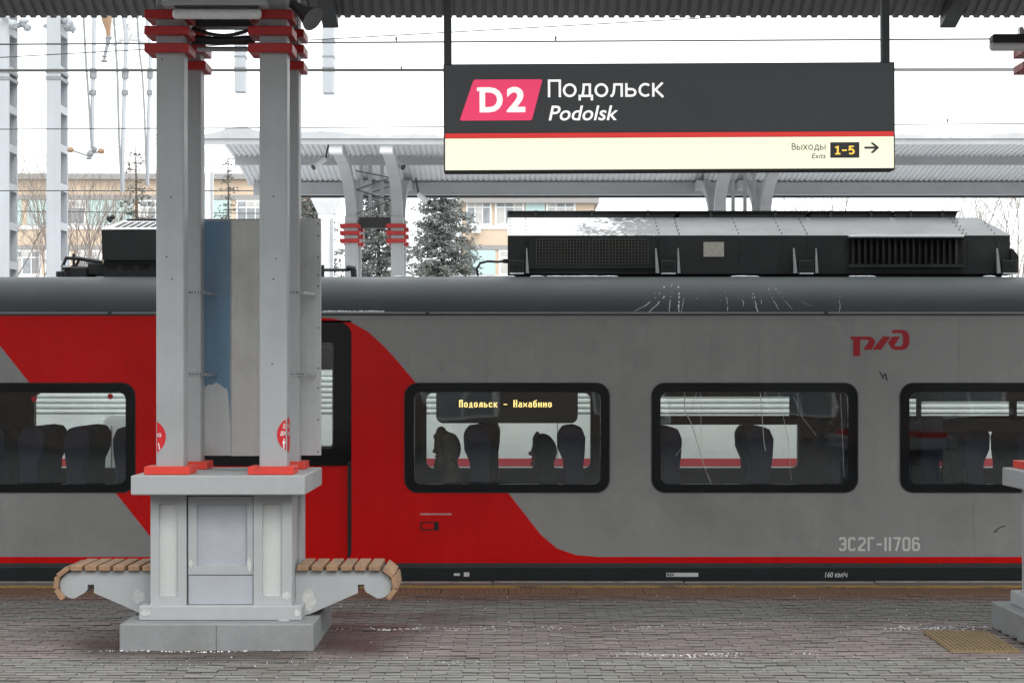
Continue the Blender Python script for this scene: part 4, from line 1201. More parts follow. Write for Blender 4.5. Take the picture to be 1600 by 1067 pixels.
# grab pole and luggage rack inside
MB().tube([(X(1300,16.9),16.9,-.13),(X(1300,16.9),16.9,1.93)], .018, 10).build('grab_pole', mat('yellow_pole', (.5,.33,.05), .4), train, smooth=True)
MB().box(X0+.2, TX(300), 18.55, 18.9, 1.58, 1.61).build('luggage_rack', M['seat_shell'], train)
MB().box(TX(600), X1-.2, 18.55, 18.9, 1.58, 1.61).build('luggage_rack', M['seat_shell'], train)
MB().box(TX(310)-.03, TX(310), YT+.08, 16.75, -.13, 1.9).build('draught_screen', M['inner'], train)
MB().box(TX(606), TX(606)+.03, YT+.08, 16.75, -.13, 1.9).build('draught_screen', M['inner'], train)
MB().box(TX(310)-.03, TX(310), 17.9, YF-.09, -.13, 1.9).build('draught_screen', M['inner'], train)
MB().box(TX(612), TX(612)+.03, 17.9, YF-.09, -.13, 1.9).build('draught_screen', M['inner'], train)

# ---- rooftop air-conditioning unit
M['hvac'] = mat('roof_unit_black', (.024,.026,.027), .55, var=.2, scale=4, fine=40, spec=.3, dirt=(.05,.052,.052), dirt_amt=.5)
M['hvac_hole'] = mat('vent_void', (.004,.004,.004), .8)
def snowy(name, col, sx0, sx1):
    m = mat(name, col, .42, var=.12, scale=3, fine=50, dirt=tuple(c*.7 for c in col), dirt_amt=.4)
    n, l = m.node_tree.nodes, m.node_tree.links
    b = n['Principled BSDF']; src = b.inputs['Base Color'].links[0].from_socket
    geo = n.new('ShaderNodeNewGeometry'); sep = n.new('ShaderNodeSeparateXYZ'); l.new(geo.outputs['Position'], sep.inputs[0])
    nz = n.new('ShaderNodeTexNoise'); nz.inputs['Scale'].default_value = 28; nz.inputs['Detail'].default_value = 8; nz.inputs['Roughness'].default_value = .75
    l.new(geo.outputs['Position'], nz.inputs['Vector'])
    n2 = n.new('ShaderNodeTexNoise'); n2.inputs['Scale'].default_value = 3.5; l.new(geo.outputs['Position'], n2.inputs['Vector'])
    mr = n.new('ShaderNodeMapRange'); mr.inputs['From Min'].default_value = sx0; mr.inputs['From Max'].default_value = sx1
    mr.inputs['To Min'].default_value = .30; mr.inputs['To Max'].default_value = -.22
    l.new(sep.outputs['X'], mr.inputs['Value'])
    a1 = n.new('ShaderNodeMath'); l.new(nz.outputs['Fac'], a1.inputs[0]); l.new(mr.outputs[0], a1.inputs[1])
    a2 = n.new('ShaderNodeMath'); a2.operation = 'MULTIPLY_ADD'; a2.inputs[1].default_value = .4; l.new(n2.outputs['Fac'], a2.inputs[0]); l.new(a1.outputs[0], a2.inputs[2])
    th = n.new('ShaderNodeMapRange'); th.inputs['From Min'].default_value = .74; th.inputs['From Max'].default_value = .80
    l.new(a2.outputs[0], th.inputs['Value'])
    mx = n.new('ShaderNodeMix'); mx.data_type = 'RGBA'; mx.inputs['B'].default_value = (.78,.79,.8,1)
    l.new(th.outputs[0], mx.inputs['Factor']); l.new(src, mx.inputs['A']); l.new(mx.outputs['Result'], b.inputs['Base Color'])
    return m
YH = 16.2
HX = lambda px: X(px, YH)
HZ = lambda py: Z(py, YH)
M['hvac_slope'] = snowy('roof_unit_grey_slope', (.125,.128,.13), HX(800), HX(1120))
hv = empty('air_conditioning_unit', (HX(1185), 17.3, 2.40)); hv.parent = train
hv.location = Vector((HX(1185), 17.3, 2.40)) - ORG[train.name]
zl = HZ(368)                          # top of the upright side
ys, zs = 16.75, Z(340, 16.75)
MB().box(HX(793), HX(1578), YH, 18.4, 2.425, zl).build('lower_casing', M['hvac'], hv)
def slope(x0, x1, xe0, xe1, name='slope_panel'):
    mb = MB()
    mb.add([(x0,YH-.004,zl+.001),(x1,YH-.004,zl+.001),(xe1,ys,zs),(xe0,ys,zs),(xe0,17.85,zs),(xe1,17.85,zs),(x0,18.41,zl+.001),(x1,18.41,zl+.001)],
           [(0,1,2,3),(3,2,5,4),(4,5,7,6),(0,3,4,6),(1,7,5,2)])
    return mb.build(name, M['hvac_slope'], hv)
for a, b in ((793,1060),(1060.6,1262),(1262.6,1508)): slope(HX(a), HX(b), HX(a), HX(b))
slope(HX(1508.6), HX(1580), HX(1508.6), HX(1580)-.14)
# black fan decks on top
for a, b in ((793,1056),(1060,1261),(1266,1392),(1398,1496)):
    xa, xb = X(a,16.77), X(b,16.77)
    f = MB().prism([(xa, zs-.005),(xb-.02, zs-.005),(xb, Z(331,16.77)),(xa+.015, Z(331,16.77))], 'y', 16.77, 17.8).build('fan_deck', M['hvac'], hv)
    nn = max(2, int((b-a)/75))
    for i in range(nn):
        xx = xa+(xb-xa)*(i+.5)/nn
        MB().box(xx-.012, xx+.012, 16.755, 16.775, zs, Z(329,16.77)).build('deck_clip', M['black_metal'], f)
    MB().box(xa-.005, xb+.012, 16.745, 17.82, Z(331,16.77)+.0005, Z(329.6,16.77)).build('deck_rim', M['black_metal'], f)
# mesh grilles
gr = MB().box(HX(826), HX(1024), YH-.018, YH-.001, HZ(419), HZ(371)).build('grille_frame', M['hvac'], hv)
for a, b in ((838,920),(926,1012)):
    MB().box(HX(a), HX(b), YH-.0195, YH-.0185, HZ(412), HZ(374)).build('grille_void', M['hvac_hole'], gr)
    mb = MB()
    nx = 17
    for i in range(nx+1):
        xx = HX(a)+(HX(b)-HX(a))*i/nx; mb.box(xx-.0022, xx+.0022, YH-.025, YH-.022, HZ(412), HZ(374))
    for i in range(9):
        zz = HZ(412)+(HZ(374)-HZ(412))*i/8; mb.box(HX(a), HX(b), YH-.0215, YH-.0198, zz-.002, zz+.002)
    mb.build('wire_grille', mat('grille_wire', (.09,.092,.085), .5), gr)
# louvre
lf = MB().box(HX(1326), HX(1502), YH-.006, YH-.0, HZ(414), HZ(372)).build('louvre_back', M['hvac_hole'], hv)
for i in range(18):
    xx = HX(1330) + i*(HX(1500)-HX(1330))/18
    MB().prism([(xx, YH-.05),(xx+.026, YH-.02),(xx+.022, YH-.012),(xx-.002, YH-.042)], 'z', HZ(413), HZ(373)).build('louvre_slat', M['hvac'], lf)
MB().box(HX(1324), HX(1504), YH-.065, YH+.0, HZ(373), HZ(369.5)).build('louvre_hood', M['hvac'], lf)
MB().box(HX(1324.5), HX(1503.5), YH-.066, YH+.0, HZ(372)+.003, HZ(368)).build('hood_snow', M['snow'], lf, bevel=.004)
MB().box(HX(1324), HX(1504), YH-.055, YH+.0, HZ(418), HZ(413)).build('louvre_sill', M['hvac'], lf)
# pale plate, lifting lugs, rivets
MB().box(HX(1099), HX(1131), YH-.004, YH-.0005, HZ(401), HZ(378)).build('data_plate', mat('aged_plate', (.40,.39,.34), .5, var=.3, scale=40), hv)
for a in (807, 1043, 1258, 1575):
    xa = HX(a)
    lug = MB().box(xa-.06, xa+.06, YH-.06, YH-.012, HZ(427), HZ(407)).build('mounting_lug', M['hvac'], hv, bevel=.004)
    for dx in (-.025, .025):
        MB().tube([(xa+dx, YH-.0605, HZ(415)),(xa+dx, YH-.066, HZ(415))], .011, 10).build('lug_bolt', M['black_metal'], lug)
    if a != 1575:
        MB().prism([(xa+.075,HZ(427)),(xa+.10,HZ(427)),(xa+.085,HZ(388)),(xa+.078,HZ(388))], 'y', YH-.05, YH-.03).build('lug_fin', M['steel_lt'], lug)
    if a != 807:
        MB().prism([(xa-.07,HZ(427)),(xa-.10,HZ(427)),(xa-.105,HZ(388)),(xa-.095,HZ(388))], 'y', YH-.05, YH-.03).build('lug_fin', M['steel_lt'], lug)
    MB().box(xa-.055, xa+.06, YH-.063, YH-.01, HZ(428.5), HZ(426.6)).build('lug_snow', M['snow'], lug)
MB().prism([(HX(1578)+.003,HZ(427)),(HX(1590),HZ(427)),(HX(1590),HZ(400)),(HX(1583),HZ(390)),(HX(1578)+.003,HZ(388))], 'y', YH-.02, YH+.4).build('end_bracket', M['hvac'], hv)
mb = MB()
for a in (797, 822, 1030, 1062, 1155, 1222, 1262, 1505, 1512, 1556):
    for j in range(9):
        mb.sphere((HX(a), YH-.003, HZ(373+j*5.5)), .0055, 6, 4)
    for j in range(5):
        t = (j+.5)/5
        mb.sphere((HX(a), YH-.006+(ys-YH)*t, zl+(zs-zl)*t+.004), .0055, 6, 4)
rv = mb.build('rivets', M['black_metal'], hv); rv['kind'] = 'stuff'
MB().box(HX(800), HX(1570), YH+.1, 18.2, 2.395, 2.43).build('base_rails', M['black_metal'], hv)
MB().tube([P(793,407,16.3), P(778,409,16.3), P(762,408,16.3), P(750,411,16.3), P(744.5,420,16.3), P(747,433,16.3)], .010, 8).build('cable', M['rubber'], hv, smooth=True)
MB().box(X(786,16.3), X(794,16.3), 16.27, 16.33, Z(411,16.3), Z(405,16.3)).build('cable_gland', M['black_metal'], hv)

# ---- second rooftop unit with its slatted pale slope, and coupler gear beside it
YU = 16.3
UX = lambda px: X(px, YU)
UZ = lambda py: Z(py, YU)
ru = empty('converter_unit', (UX(300), 17.3, 2.4)); ru.parent = train; ru.location = Vector((UX(300),17.3,2.4)) - ORG[train.name]
MB().prism([(UX(160),UZ(406)),(UX(455),UZ(406)),(UX(455),UZ(358.5)),(UX(158),UZ(358.5))], 'y', YU, 18.2).build('casing', M['hvac'], ru)
za, zb3 = UZ(358), Z(344.5, 16.75)
MB().add([(UX(158),YU-.004,za),(UX(455),YU-.004,za),(UX(455),16.75,zb3),(UX(176)+.0,16.75,zb3),(UX(176),17.8,zb3),(UX(455),17.8,zb3)], [(0,1,2,3),(3,2,5,4),(0,3,4)]).build('pale_slope', M['white_paint'], ru)
for i in range(13):
    t0, t1 = .18, .82
    def q(xa, t): 
        return (xa + t*.055, YU-.004+(16.754-YU)*t-.0, za+(zb3-za)*t+.0022)
    xa = UX(172+i*11.2) ; xb = UX(172+i*11.2+8)
    MB().add([q(xa,t0), q(xb,t0), q(xb,t1), q(xa,t1)], [(0,1,2,3)]).build('slope_vent', M['hvac'], ru)
MB().box(UX(182), UX(455), 16.72, 17.7, zb3+.001, zb3+.012).build('top_plate', M['black_metal'], ru)
MB().box(UX(160), UX(455), YU+.03, 18.1, 2.40, UZ(406.5)).build('base_frame', M['hvac'], ru)
for i in range(8):
    xa = UX(163+i*25.5)
    s_ = 3 if i % 2 else -3
    MB().prism([(xa+.012, UZ(421)),(UX(163+i*25.5+20)-.012, UZ(421)),(UX(163+i*25.5+20)+.0, UZ(412.5)),(xa, UZ(412.5))] if i % 2 == 0 else [(xa, UZ(421)),(UX(163+i*25.5+20), UZ(421)),(UX(163+i*25.5+20)-.012, UZ(412.5)),(xa+.012, UZ(412.5))], 'y', YU+.0285, YU+.0305).build('frame_opening', M['hvac_hole'], ru)
mb = MB()
for (a,b,r_) in ((170,341,.022),(176,339,.022),(172,344,.02)): mb.sphere(tuple(P(a,b,16.9)), r_, 8, 6)
mb.build('horn_cluster', M['black_metal'], ru, smooth=True)
gear = empty('roof_gear', (X(130,16.4), 16.6, 2.4)); gear.parent = train; gear.location = Vector((X(130,16.4),16.6,2.4)) - ORG[train.name]
gp_ = lambda a, b, y=16.4: P(a, b, y)
mb = MB()
mb.tube([gp_(97,418), gp_(103,403), gp_(125,404), gp_(148,408), gp_(160,410)], .016, 8)
mb.tube([gp_(97,418), gp_(112,418), gp_(140,420), gp_(160,424)], .018, 8)
mb.tube([gp_(115,396), gp_(115,420)], .012, 8); mb.tube([gp_(124,404), gp_(118,416), gp_(106,430)], .012, 8)
mb.build('linkage', M['black_metal'], gear, smooth=True)
mb = MB(); mb.box(X(101,16.4), X(137,16.4), 16.35, 16.6, 2.39, Z(417,16.4)); mb.box(X(89,16.4), X(140,16.4), 16.4, 16.7, 2.39, Z(427,16.4)); mb.box(X(137,16.4), X(165,16.4), 16.38, 16.6, 2.42, Z(411,16.4))
mb.build('actuator', M['black_metal'], gear, bevel=.01)
mb = MB()
for a in (91, 97, 103): mb.tube([gp_(a,424,16.35), gp_(a,432,16.35)], .02, 8)
mb.build('insulator', M['black_metal'], gear, smooth=True)
MB().tube([gp_(135,410), gp_(155,410), gp_(164,414), gp_(166,421), gp_(163,430), gp_(150,431)], .008, 8).build('cable', M['steel_lt'], gear, smooth=True)
MB().box(X(98,16.34), X(110,16.34), 16.33, 16.36, Z(417.5,16.34), Z(414.5,16.34)).build('snow_cap', M['snow'], gear)
pv = empty('roof_valve', (X(528,16.3), 16.3, 2.4)); pv.parent = train; pv.location = Vector((X(528,16.3),16.3,2.4)) - ORG[train.name]
MB().tube([P(500,421.5,16.3), P(545,421.5,16.3)], .013, 8).build('pipe', M['dark_metal'], pv, smooth=True)
mb = MB(); mb.tube([P(503.5,414,16.3), P(503.5,433,16.3)], .016, 8); mb.tube([P(541,418,16.3), P(555,420,16.3)], .022, 8); mb.tube([P(552,420,16.3), P(553,433,16.3)], .024, 8)
mb.build('valve_body', M['black_metal'], pv, smooth=True)

# ================================================================ PASSENGERS
M['coat_beige'] = mat('beige_coat', (.20,.17,.12), .95, var=.25, scale=14, fine=60, bump=.3)
M['coat_black'] = mat('black_coat', (.018,.018,.020), .85, var=.25, scale=10, bump=.2)
M['skin'] = mat('skin', (.42,.26,.19), .55, var=.08, scale=20)
M['trousers'] = mat('dark_trousers', (.025,.027,.035), .9)
def person(x, y, face, zc, label, m_coat, fur):
    """seated figure facing face*x on a cushion at height zc; one skinned body"""
    r = empty('person', (x, y, -.13), label, 'person', 'seated passengers in the train')
    f = face
    V_, E_, RD = [], [], []
    def v(px, py, pz, rad):
        V_.append((px*f, py, pz)); RD.append(rad); return len(V_)-1
    def e(a, b): E_.append((a, b))
    z0 = zc + .13                                   # local cushion height
    pel = v(0, 0, z0+.09, .13); sp = v(-.03, 0, z0+.26, .135); ch = v(-.05, 0, z0+.42, .15); nk = v(-.03, 0, z0+.56, .06)
    h0 = v(-.01, 0, z0+.63, .07); h1 = v(.0, 0, z0+.72, .095); h2 = v(-.005, 0, z0+.80, .075)
    for a, b in ((pel,sp),(sp,ch),(ch,nk),(nk,h0),(h0,h1),(h1,h2)): e(a, b)
    for s in (-1, 1):
        sh = v(-.05, s*.17, z0+.46, .075); el = v(.02, s*.21, z0+.22, .055); wr = v(.22, s*.11, z0+.14, .038); pm = v(.28, s*.09, z0+.13, .032)
        e(ch, sh); e(sh, el); e(el, wr); e(wr, pm)
        for k_, (dy, ln) in enumerate(((-.027,.055),(-.009,.065),(.009,.062),(.027,.048))):
            a = v(.31, s*.09+dy, z0+.128, .010); b = v(.31+ln*.6, s*.09+dy, z0+.118, .009); c = v(.31+ln*.85, s*.09+dy, z0+.10, .008)
            e(pm, a); e(a, b); e(b, c)
        t1 = v(.27, s*.09-s*.04, z0+.12, .011); t2 = v(.305, s*.09-s*.05, z0+.112, .009); e(pm, t1); e(t1, t2)
        hp = v(.03, s*.09, z0+.07, .095); kn = v(.42, s*.10, z0+.07, .07); an = v(.40, s*.10, .09, .045); ft = v(.53, s*.105, .045, .04)
        e(pel, hp); e(hp, kn); e(kn, an); e(an, ft)
    me = bpy.data.meshes.new('body'); me.from_pydata(V_, E_, [])
    o = bpy.data.objects.new('body', me); COL.objects.link(o); o.parent = r
    md = o.modifiers.new('skin', 'SKIN'); sv = me.skin_vertices[0].data if me.skin_vertices else None
    if sv is None:
        bpy.context.view_layer.objects.active = o
        bm = bmesh.new(); bm.from_mesh(me); bm.verts.layers.skin.verify(); bm.to_mesh(me); bm.free(); sv = me.skin_vertices[0].data
    for i, rad in enumerate(RD): sv[i].radius = (rad, rad)
    sv[pel].use_root = True
    md.use_smooth_shade = True
    sb = o.modifiers.new('sub', 'SUBSURF'); sb.levels = 2; sb.render_levels = 2
    me.materials.append(m_coat)
    # face: a head shape with brow, nose, lips and chin in front of the hood
    mb = MB(); hx, hz = .012, z0+.715
    mb.sphere((hx*f, 0, hz), (.092,.075,.118), 16, 12)
    mb.sphere(((hx+.092)*f, 0, hz-.012), (.022,.013,.02), 8, 6)
    mb.sphere(((hx+.083)*f, 0, hz-.055), (.014,.024,.010), 8, 6)
    mb.sphere(((hx+.072)*f, 0, hz-.092), (.028,.028,.022), 8, 6)
    for s in (-1, 1): mb.sphere((hx*f, s*.076, hz-.01), (.018,.008,.03), 8, 6)
    hd = mb.build('face', M['skin'], r, smooth='all', local=True)
    mb = MB()
    for s in (-1, 1): mb.sphere(((hx+.083)*f, s*.032, hz+.012), (.008,.012,.008), 8, 6)
    mb.build('eyes', M['rubber'], hd, smooth='all', local=True)
    # hood: open shell with rolled rim
    mb = MB(); N, K = 18, 9
    vs, fs = [], []
    for j in range(K+1):
        t = j/K
        ang = R(70 + 110*t)                       # from rim (front) to back pole, axis along -face
        for i in range(N):
            u = 2*math.pi*i/N
            rad = math.sin(ang)
            wob = 1 + (.07*math.sin(5*u+j) if fur else .025*math.sin(3*u+j))
            vs.append(((hx + math.cos(ang)*.125 + .01)*f, .118*rad*math.cos(u)*wob, hz + .005 + .145*rad*math.sin(u)*wob))
    for j in range(K):
        for i in range(N): fs.append((j*N+i, j*N+(i+1)%N, (j+1)*N+(i+1)%N, (j+1)*N+i))
    mb.add(vs, fs)
    rim = [((hx+.055+.012*math.sin(3*u))*f, .112*math.cos(u), hz+.005+.14*math.sin(u)) for u in [2*math.pi*i/24 for i in range(25)]]
    mb.tube(rim, [(.034 if fur else .016)*(1+.25*math.sin(i*2.3)) for i in range(25)], 8, cap=False)
    mb.build('hood', m_coat, r, smooth='all', local=True)
    return r
person(X(700,16.0), 15.99, -1, CUSH, 'passenger in a bulky beige hooded coat seated behind the window display', M['coat_beige'], True)
person(X(850,16.0), 15.99, -1, CUSH-.02, 'passenger in a dark hooded coat facing left at the display window', M['coat_black'], False)

# ================================================================ TRAIN ON THE NEXT TRACK
Y2 = 20.5
M['f_white'] = mat('pale_train_paint', (.78,.80,.80), .45, var=.06, scale=1.5, streak=.5, dirt=(.6,.6,.58), dirt_amt=.5)
M['f_red'] = mat('pale_train_red_stripe', (.55,.04,.06), .45, var=.1, scale=3)
M['f_dark'] = mat('pale_train_underframe', (.20,.20,.195), .7, var=.2)
t2 = empty('passenger_train', (0, 22.24, -1.1), 'pale ribbed train with a red stripe seen through the windows', 'train')
x0, x1 = -13.0, 14.0
MB().box(x0, x1, Y2, 23.98, .745, 1.20).build('body_side', M['f_white'], t2)
MB().box(x0, x1, Y2-.003, 23.98, .665, .745-.0005).build('red_stripe', M['f_red'], t2)
MB().box(x0, x1, Y2, 23.98, .30, .6645).build('lower_side', M['f_white'], t2)
MB().box(x0, x1, Y2+.25, 23.7, -.75, .2995).build('underframe', M['f_dark'], t2)
mb = MB()
for i in range(7):
    z = 1.205 + i*.055
    mb.prism([(Y2+.02,z),(Y2-.012,z+.014),(Y2-.012,z+.034),(Y2+.02,z+.05)], 'x', x0, x1)
mb.box(x0, x1, Y2+.019, 23.96, 1.2005, 1.60)
mb.build('ribbed_band', M['f_white'], t2)
MB().box(x0, x1, Y2, 23.98, 1.6005, 2.05).build('upper_side', M['f_white'], t2)
MB().prism([(Y2,2.051),(Y2+.1,2.2),(Y2+.5,2.35),(22.24,2.42),(23.48,2.35),(23.9,2.2),(23.98,2.051)], 'x', x0, x1).build('roof', M['sheet_far'], t2)
for i in range(13):
    xx = x0+1.2+i*2.05
    MB().box(xx-.004, xx+.004, Y2-.0045, Y2+.01, .31, 1.2).build('panel_joint', M['f_dark'], t2)
for i in range(8):
    xx = x0+2.2+i*3.1
    w = MB().prism(rrect(xx-.55, xx+.55, 1.66, 2.0, .06), 'y', Y2-.006, Y2+.02).build('window', M['frit'], t2)
# a service cabinet in pale metal standing on the nearer sleepers' ends, seen through the left window
sc_ = empty('service_cabinet', (X(190,20.0), 20.05, -1.2), 'pale rounded trackside cabinet glimpsed through the leftmost train window', 'cabinet')
MB().prism(rrect(X(163,20.0), X(260,20.0), -1.2, Z(648,20.0), .10), 'y', 19.95, 20.3).build('cabinet_body', M['white_paint'], sc_, smooth=True)
MB().box(X(175,20.0), X(177,20.0), 19.945, 19.955, -.5, Z(665,20.0)).build('cabinet_seam', M['f_dark'], sc_)

# ================================================================ FAR PLATFORM FURNITURE
def white_post(px, w_px, y, ytop, label):
    hw = w_px/2*y/FPX
    r = empty('white_post', (X(px,y), y, -1.15), label, 'post', 'white flared posts')
    z1 = Z(ytop, y)
    MB().box(X(px,y)-hw, X(px,y)+hw, y, y+2*hw, -1.15, z1-.22).build('shaft', M['white_paint'], r, bevel=.015)
    a, b = hw, hw*1.85
    cx = X(px,y)
    vs = [(cx+sx*a, y+hw+sy*a, z1-.2195) for sx, sy in ((-1,-1),(1,-1),(1,1),(-1,1))] + [(cx+sx*b, y+hw+sy*b, z1) for sx, sy in ((-1,-1),(1,-1),(1,1),(-1,1))]
    MB().add(vs, [(3,2,1,0),(4,5,6,7)] + [(i,(i+1)%4,4+(i+1)%4,4+i) for i in range(4)]).build('flared_capital', M['white_paint'], r)
    MB().box(cx-b, cx+b, y+hw-b, y+hw+b, z1+.0005, z1+.10).build('cap_plate', M['white_paint'], r)
    MB().tube([(cx+hw*.9, y-.03, -1.1), (cx+hw*.9, y-.03, z1-.3)], .022, 8).build('drain_pipe', M['steel_lt'], r)
    return r
white_post(508, 23, 31.5, 312, 'white flared post behind the metal board, below the far canopy')
white_post(326, 12, 34.0, 242, 'slim white flared post showing past the rear columns')

def spot_cam(px, py, y, dx, label):
    p = P(px, py, y)
    r = empty('security_camera', tuple(p), label, 'camera', 'cameras under the far canopy')
    q = p + Vector((dx, -.10, -.11))
    MB().tube([p, p+(q-p)*.75, q], [.032,.032,.042], 12).build('housing', M['white_paint'], r, smooth=True)
    MB().tube([q+(q-p)*.0, q+(q-p)*.06], .038, 12).build('lens_hood', M['black_metal'], r, smooth=True)
    MB().tube([p, p+Vector((-dx*.3, .05, .22))], .012, 8).build('bracket', M['dark_metal'], r)
spot_cam(508, 249, 25.6, -.14, 'small white camera left of the far curved arms')
spot_cam(613, 249, 25.6, .14, 'small white camera between the far curved arms')
spot_cam(654, 304, 26.0, .14, 'small white camera low by the spruce tree')

# ================================================================ CATENARY
M['mast'] = mat('pale_mast_paint', (.42,.445,.47), .55, var=.10, scale=3, streak=.4, dirt=(.4,.41,.42), dirt_amt=.4)
M['mast_in'] = mat('mast_inner_grey', (.24,.25,.26), .6, var=.25, scale=14)
M['wire'] = mat('overhead_wire', (.06,.06,.055), .6, var=.05)
M['insul'] = mat('brown_insulator', (.32,.20,.12), .35, var=.15)
def mast(px0, px1, px2, y, label):
    xa, xb = X(px0,y), X(px1,y)
    dep = .26
    r = empty('catenary_mast', ((xa+xb)/2, y, -1.2), label, 'mast', 'catenary masts')
    zt2 = Z(26, y)
    MB().box(xa, xb, y, y+.05, -1.2, 9.6).build('front_channel', M['mast'], r, bevel=.006)
    MB().box(xa, xb, y+.56, y+.61, -1.2, 9.6).build('rear_channel', M['mast'], r, bevel=.006)
    MB().box(xa+.02, xa+.035, y+.051, y+.559, -1.2, 9.6).build('web_plate', M['mast_in'], r)
    z = Z(480, y); i = 0
    pitch = 61*y/FPX
    while z < 9.3:
        MB().box(xb-.06, xb-.002, y+.0505, y+.5595, z, z+.13).build('batten', M['mast'], r)
        z += pitch
    for zz in (Z(111,y), Z(122,y)):
        MB().box(xa-.012, xb+.012, y-.012, y+.62, zz-.03, zz+.03).build('clamp_band', M['mast_in'], r)
    mb = MB()
    for _ in range(16):
        p = (rnd.uniform(xa-.05, xb+.25), y+rnd.uniform(-.1,.5), Z(rnd.uniform(28,42), y))
        mb.sphere(p, (rnd.uniform(.03,.1), .05, rnd.uniform(.03,.07)), 6, 5)
    mb.build('clamp_fittings', M['mast'], r)['kind'] = 'stuff'
    return r
mast(-12, 14, 26, 34.0, 'pale battened catenary mast cut by the frame edge')
mast(72, 94, 106, 34.0, 'pale battened catenary mast between the two bare thickets')
# drop posts and registration gear hanging from the crossbeam above
def drop(px0, px1, py1, y, label):
    r = empty('drop_post', (X((px0+px1)/2,y), y, Z(py1,y)), label, 'post', 'pale drop posts under the portal')
    MB().box(X(px0,y), X(px1,y), y, y+.3, Z(py1,y), 9.0).build('post', M['mast'], r, bevel=.006)
    for pyy in (63, 88, 106): MB().box(X(px0,y)-.01, X(px1,y)+.01, y-.01, y+.31, Z(pyy,y)-.012, Z(pyy,y)+.012).build('band', M['mast_in'], r)
drop(366, 382, 143, 36, 'short pale drop post hanging between the front columns')
drop(503.5, 521, 145, 36, 'short pale drop post hanging just beyond the loudspeaker')
pb_ = MB().box(X(-200,36), X(560,36), 36.0, 36.4, 8.6, 9.2); tag(pb_.build('portal_beam', M['mast']), 'pale overhead portal beam carrying the drop posts', 'beam')
def hanger(pts, rr_, label, extra=None, y=33.0):
    pp = [P(a, b, y) for a, b in pts]
    r = empty('registration_arm', tuple(pp[-1]), label, 'catenary arm', 'registration arms under the portal')
    top = pp[0].copy(); 
    MB().tube([Vector((top.x-.2, top.y, 9.0))]+pp, rr_, 8).build('tube_arm', M['mast'], r, smooth=True)
    a = [p + Vector((-.17*(1-i/(len(pp)-1)), -.05, 0)) for i, p in enumerate(pp)]
    MB().tube([Vector((a[0].x-.15, a[0].y, 9.0))]+a, rr_*.55, 8).build('strut', M['mast_in'], r, smooth=True)
    for pyy in (111, 119, 145):
        t = (pyy-pts[0][1])/(pts[-1][1]-pts[0][1])
        if 0 < t < 1:
            p = pp[0].lerp(pp[-1], t); MB().tube([p-Vector((0,0,.04)), p+Vector((0,0,.04))], rr_*1.7, 8).build('clamp', M['mast_in'], r)
    return r
h1 = hanger([(147,20),(146,100),(144.5,152),(144,232)], .035, 'pale hanging arm ending in brown ball insulators')
for (a, b) in ((110,234),(158,236)):
    MB().sphere(tuple(P(a,b,33)), (.06,.06,.05), 10, 7).build('insulator', M['insul'], h1, smooth=True)
MB().tube([P(112,235,33), P(136,243,33), P(141,240,33), P(157,237,33)], .016, 6).build('link_rod', M['mast_in'], h1)
mb = MB(); mb.sphere(tuple(P(141,240,33)), .06, 8, 6); mb.sphere(tuple(P(139,247,33)), (.05,.05,.03), 8, 6); mb.sphere(tuple(P(147,233,33)), .05, 8, 6)
mb.build('clevis', M['mast_in'], h1)
h2 = hanger([(197,60),(195,120),(192,215),(191,300)], .035, 'long pale hanging arm over the dark conifer')
h3 = hanger([(235,85),(234,120),(232,180),(230,290)], .03, 'pale hanging arm close to the front-left column')
ins = empty('suspension_insulator', tuple(P(168,98,31)), 'brown tapered insulator hanging on its hook from the canopy edge', 'insulator')
MB().tube([P(166,20,31), P(167,34,31), P(169,48,31), P(169.5,58,31)], [.09,.075,.04,.035], 12).build('insulator_body', M['insul'], ins, smooth=True)
mb = MB(); mb.tube([P(169,58,31), P(168,70,31), P(165,80,31), P(162.5,95,31)], [.05,.03,.025,.02], 8); mb.sphere(tuple(P(170,59,31)), (.05,.05,.03), 8, 6)
mb.sphere(tuple(P(162.5,95.5,31)), (.06,.06,.022), 8, 5); mb.sphere(tuple(P(163,88,31)), (.045,.045,.018), 8, 5)
mb.tube([P(167,20,31), Vector((X(167,31), 31, 9))], .02, 6)
mb.build('hook', M['mast_in'], ins, smooth=True)
# tangle of white brackets at the portal foot
bk = empty('portal_bracket', tuple(P(208,60,33.5)), 'cluster of white portal brackets beside the column collars', 'bracket')
rb = random.Random(3)
mb = MB()
for _ in range(26):
    a = P(rb.uniform(183,240), rb.uniform(28,68), 33.5+rb.uniform(-.3,.3)); b = a + Vector((rb.uniform(-.35,.35), rb.uniform(-.1,.1), rb.uniform(-.18,.18)))
    mb.bar(a, b, rb.uniform(.02,.07), rb.uniform(.02,.07))
mb.tube([P(185,60,33.5), P(215,62,33.5), P(240,75,33.5), P(262,110,33.5)], .04, 8)
mb.build('bracket_cluster', M['white_paint'], bk)

def wire(pa, pb2, y, r_, label, sag=0.0, n=24, x_ext=None):
    a, b = P(*pa, y), P(*pb2, y)
    d = (b-a)
    a2, b2 = a - d*1.2, b + d*1.2
    pts = []
    for i in range(n+1):
        t = i/n; p = a2.lerp(b2, t); p.z -= sag*(1-((t-.5)*2)**2) - sag*(1-.0) * 0
        pts.append(p)
    o = MB().tube(pts, r_, 5).build('overhead_wire', M['wire'])
    tag(o, label, 'wire', 'overhead wires')
wire((0,69.5), (1600,61), 17.34, .0075, 'thin overhead wire just below the near canopy edge')
wire((0,109.5), (1600,108), 22.24, .010, 'thick overhead wire level with the top of the station sign')
wire((0,111.5), (1600,110.5), 22.4, .007, 'thin overhead wire paired under the thick one')
wire((0,202), (1600,193.5), 22.24, .006, 'thin overhead wire above the far canopy edge')
wire((500,62), (1250,20), 17.0, .0045, 'slanting thin overhead wire rising behind the sign poles')
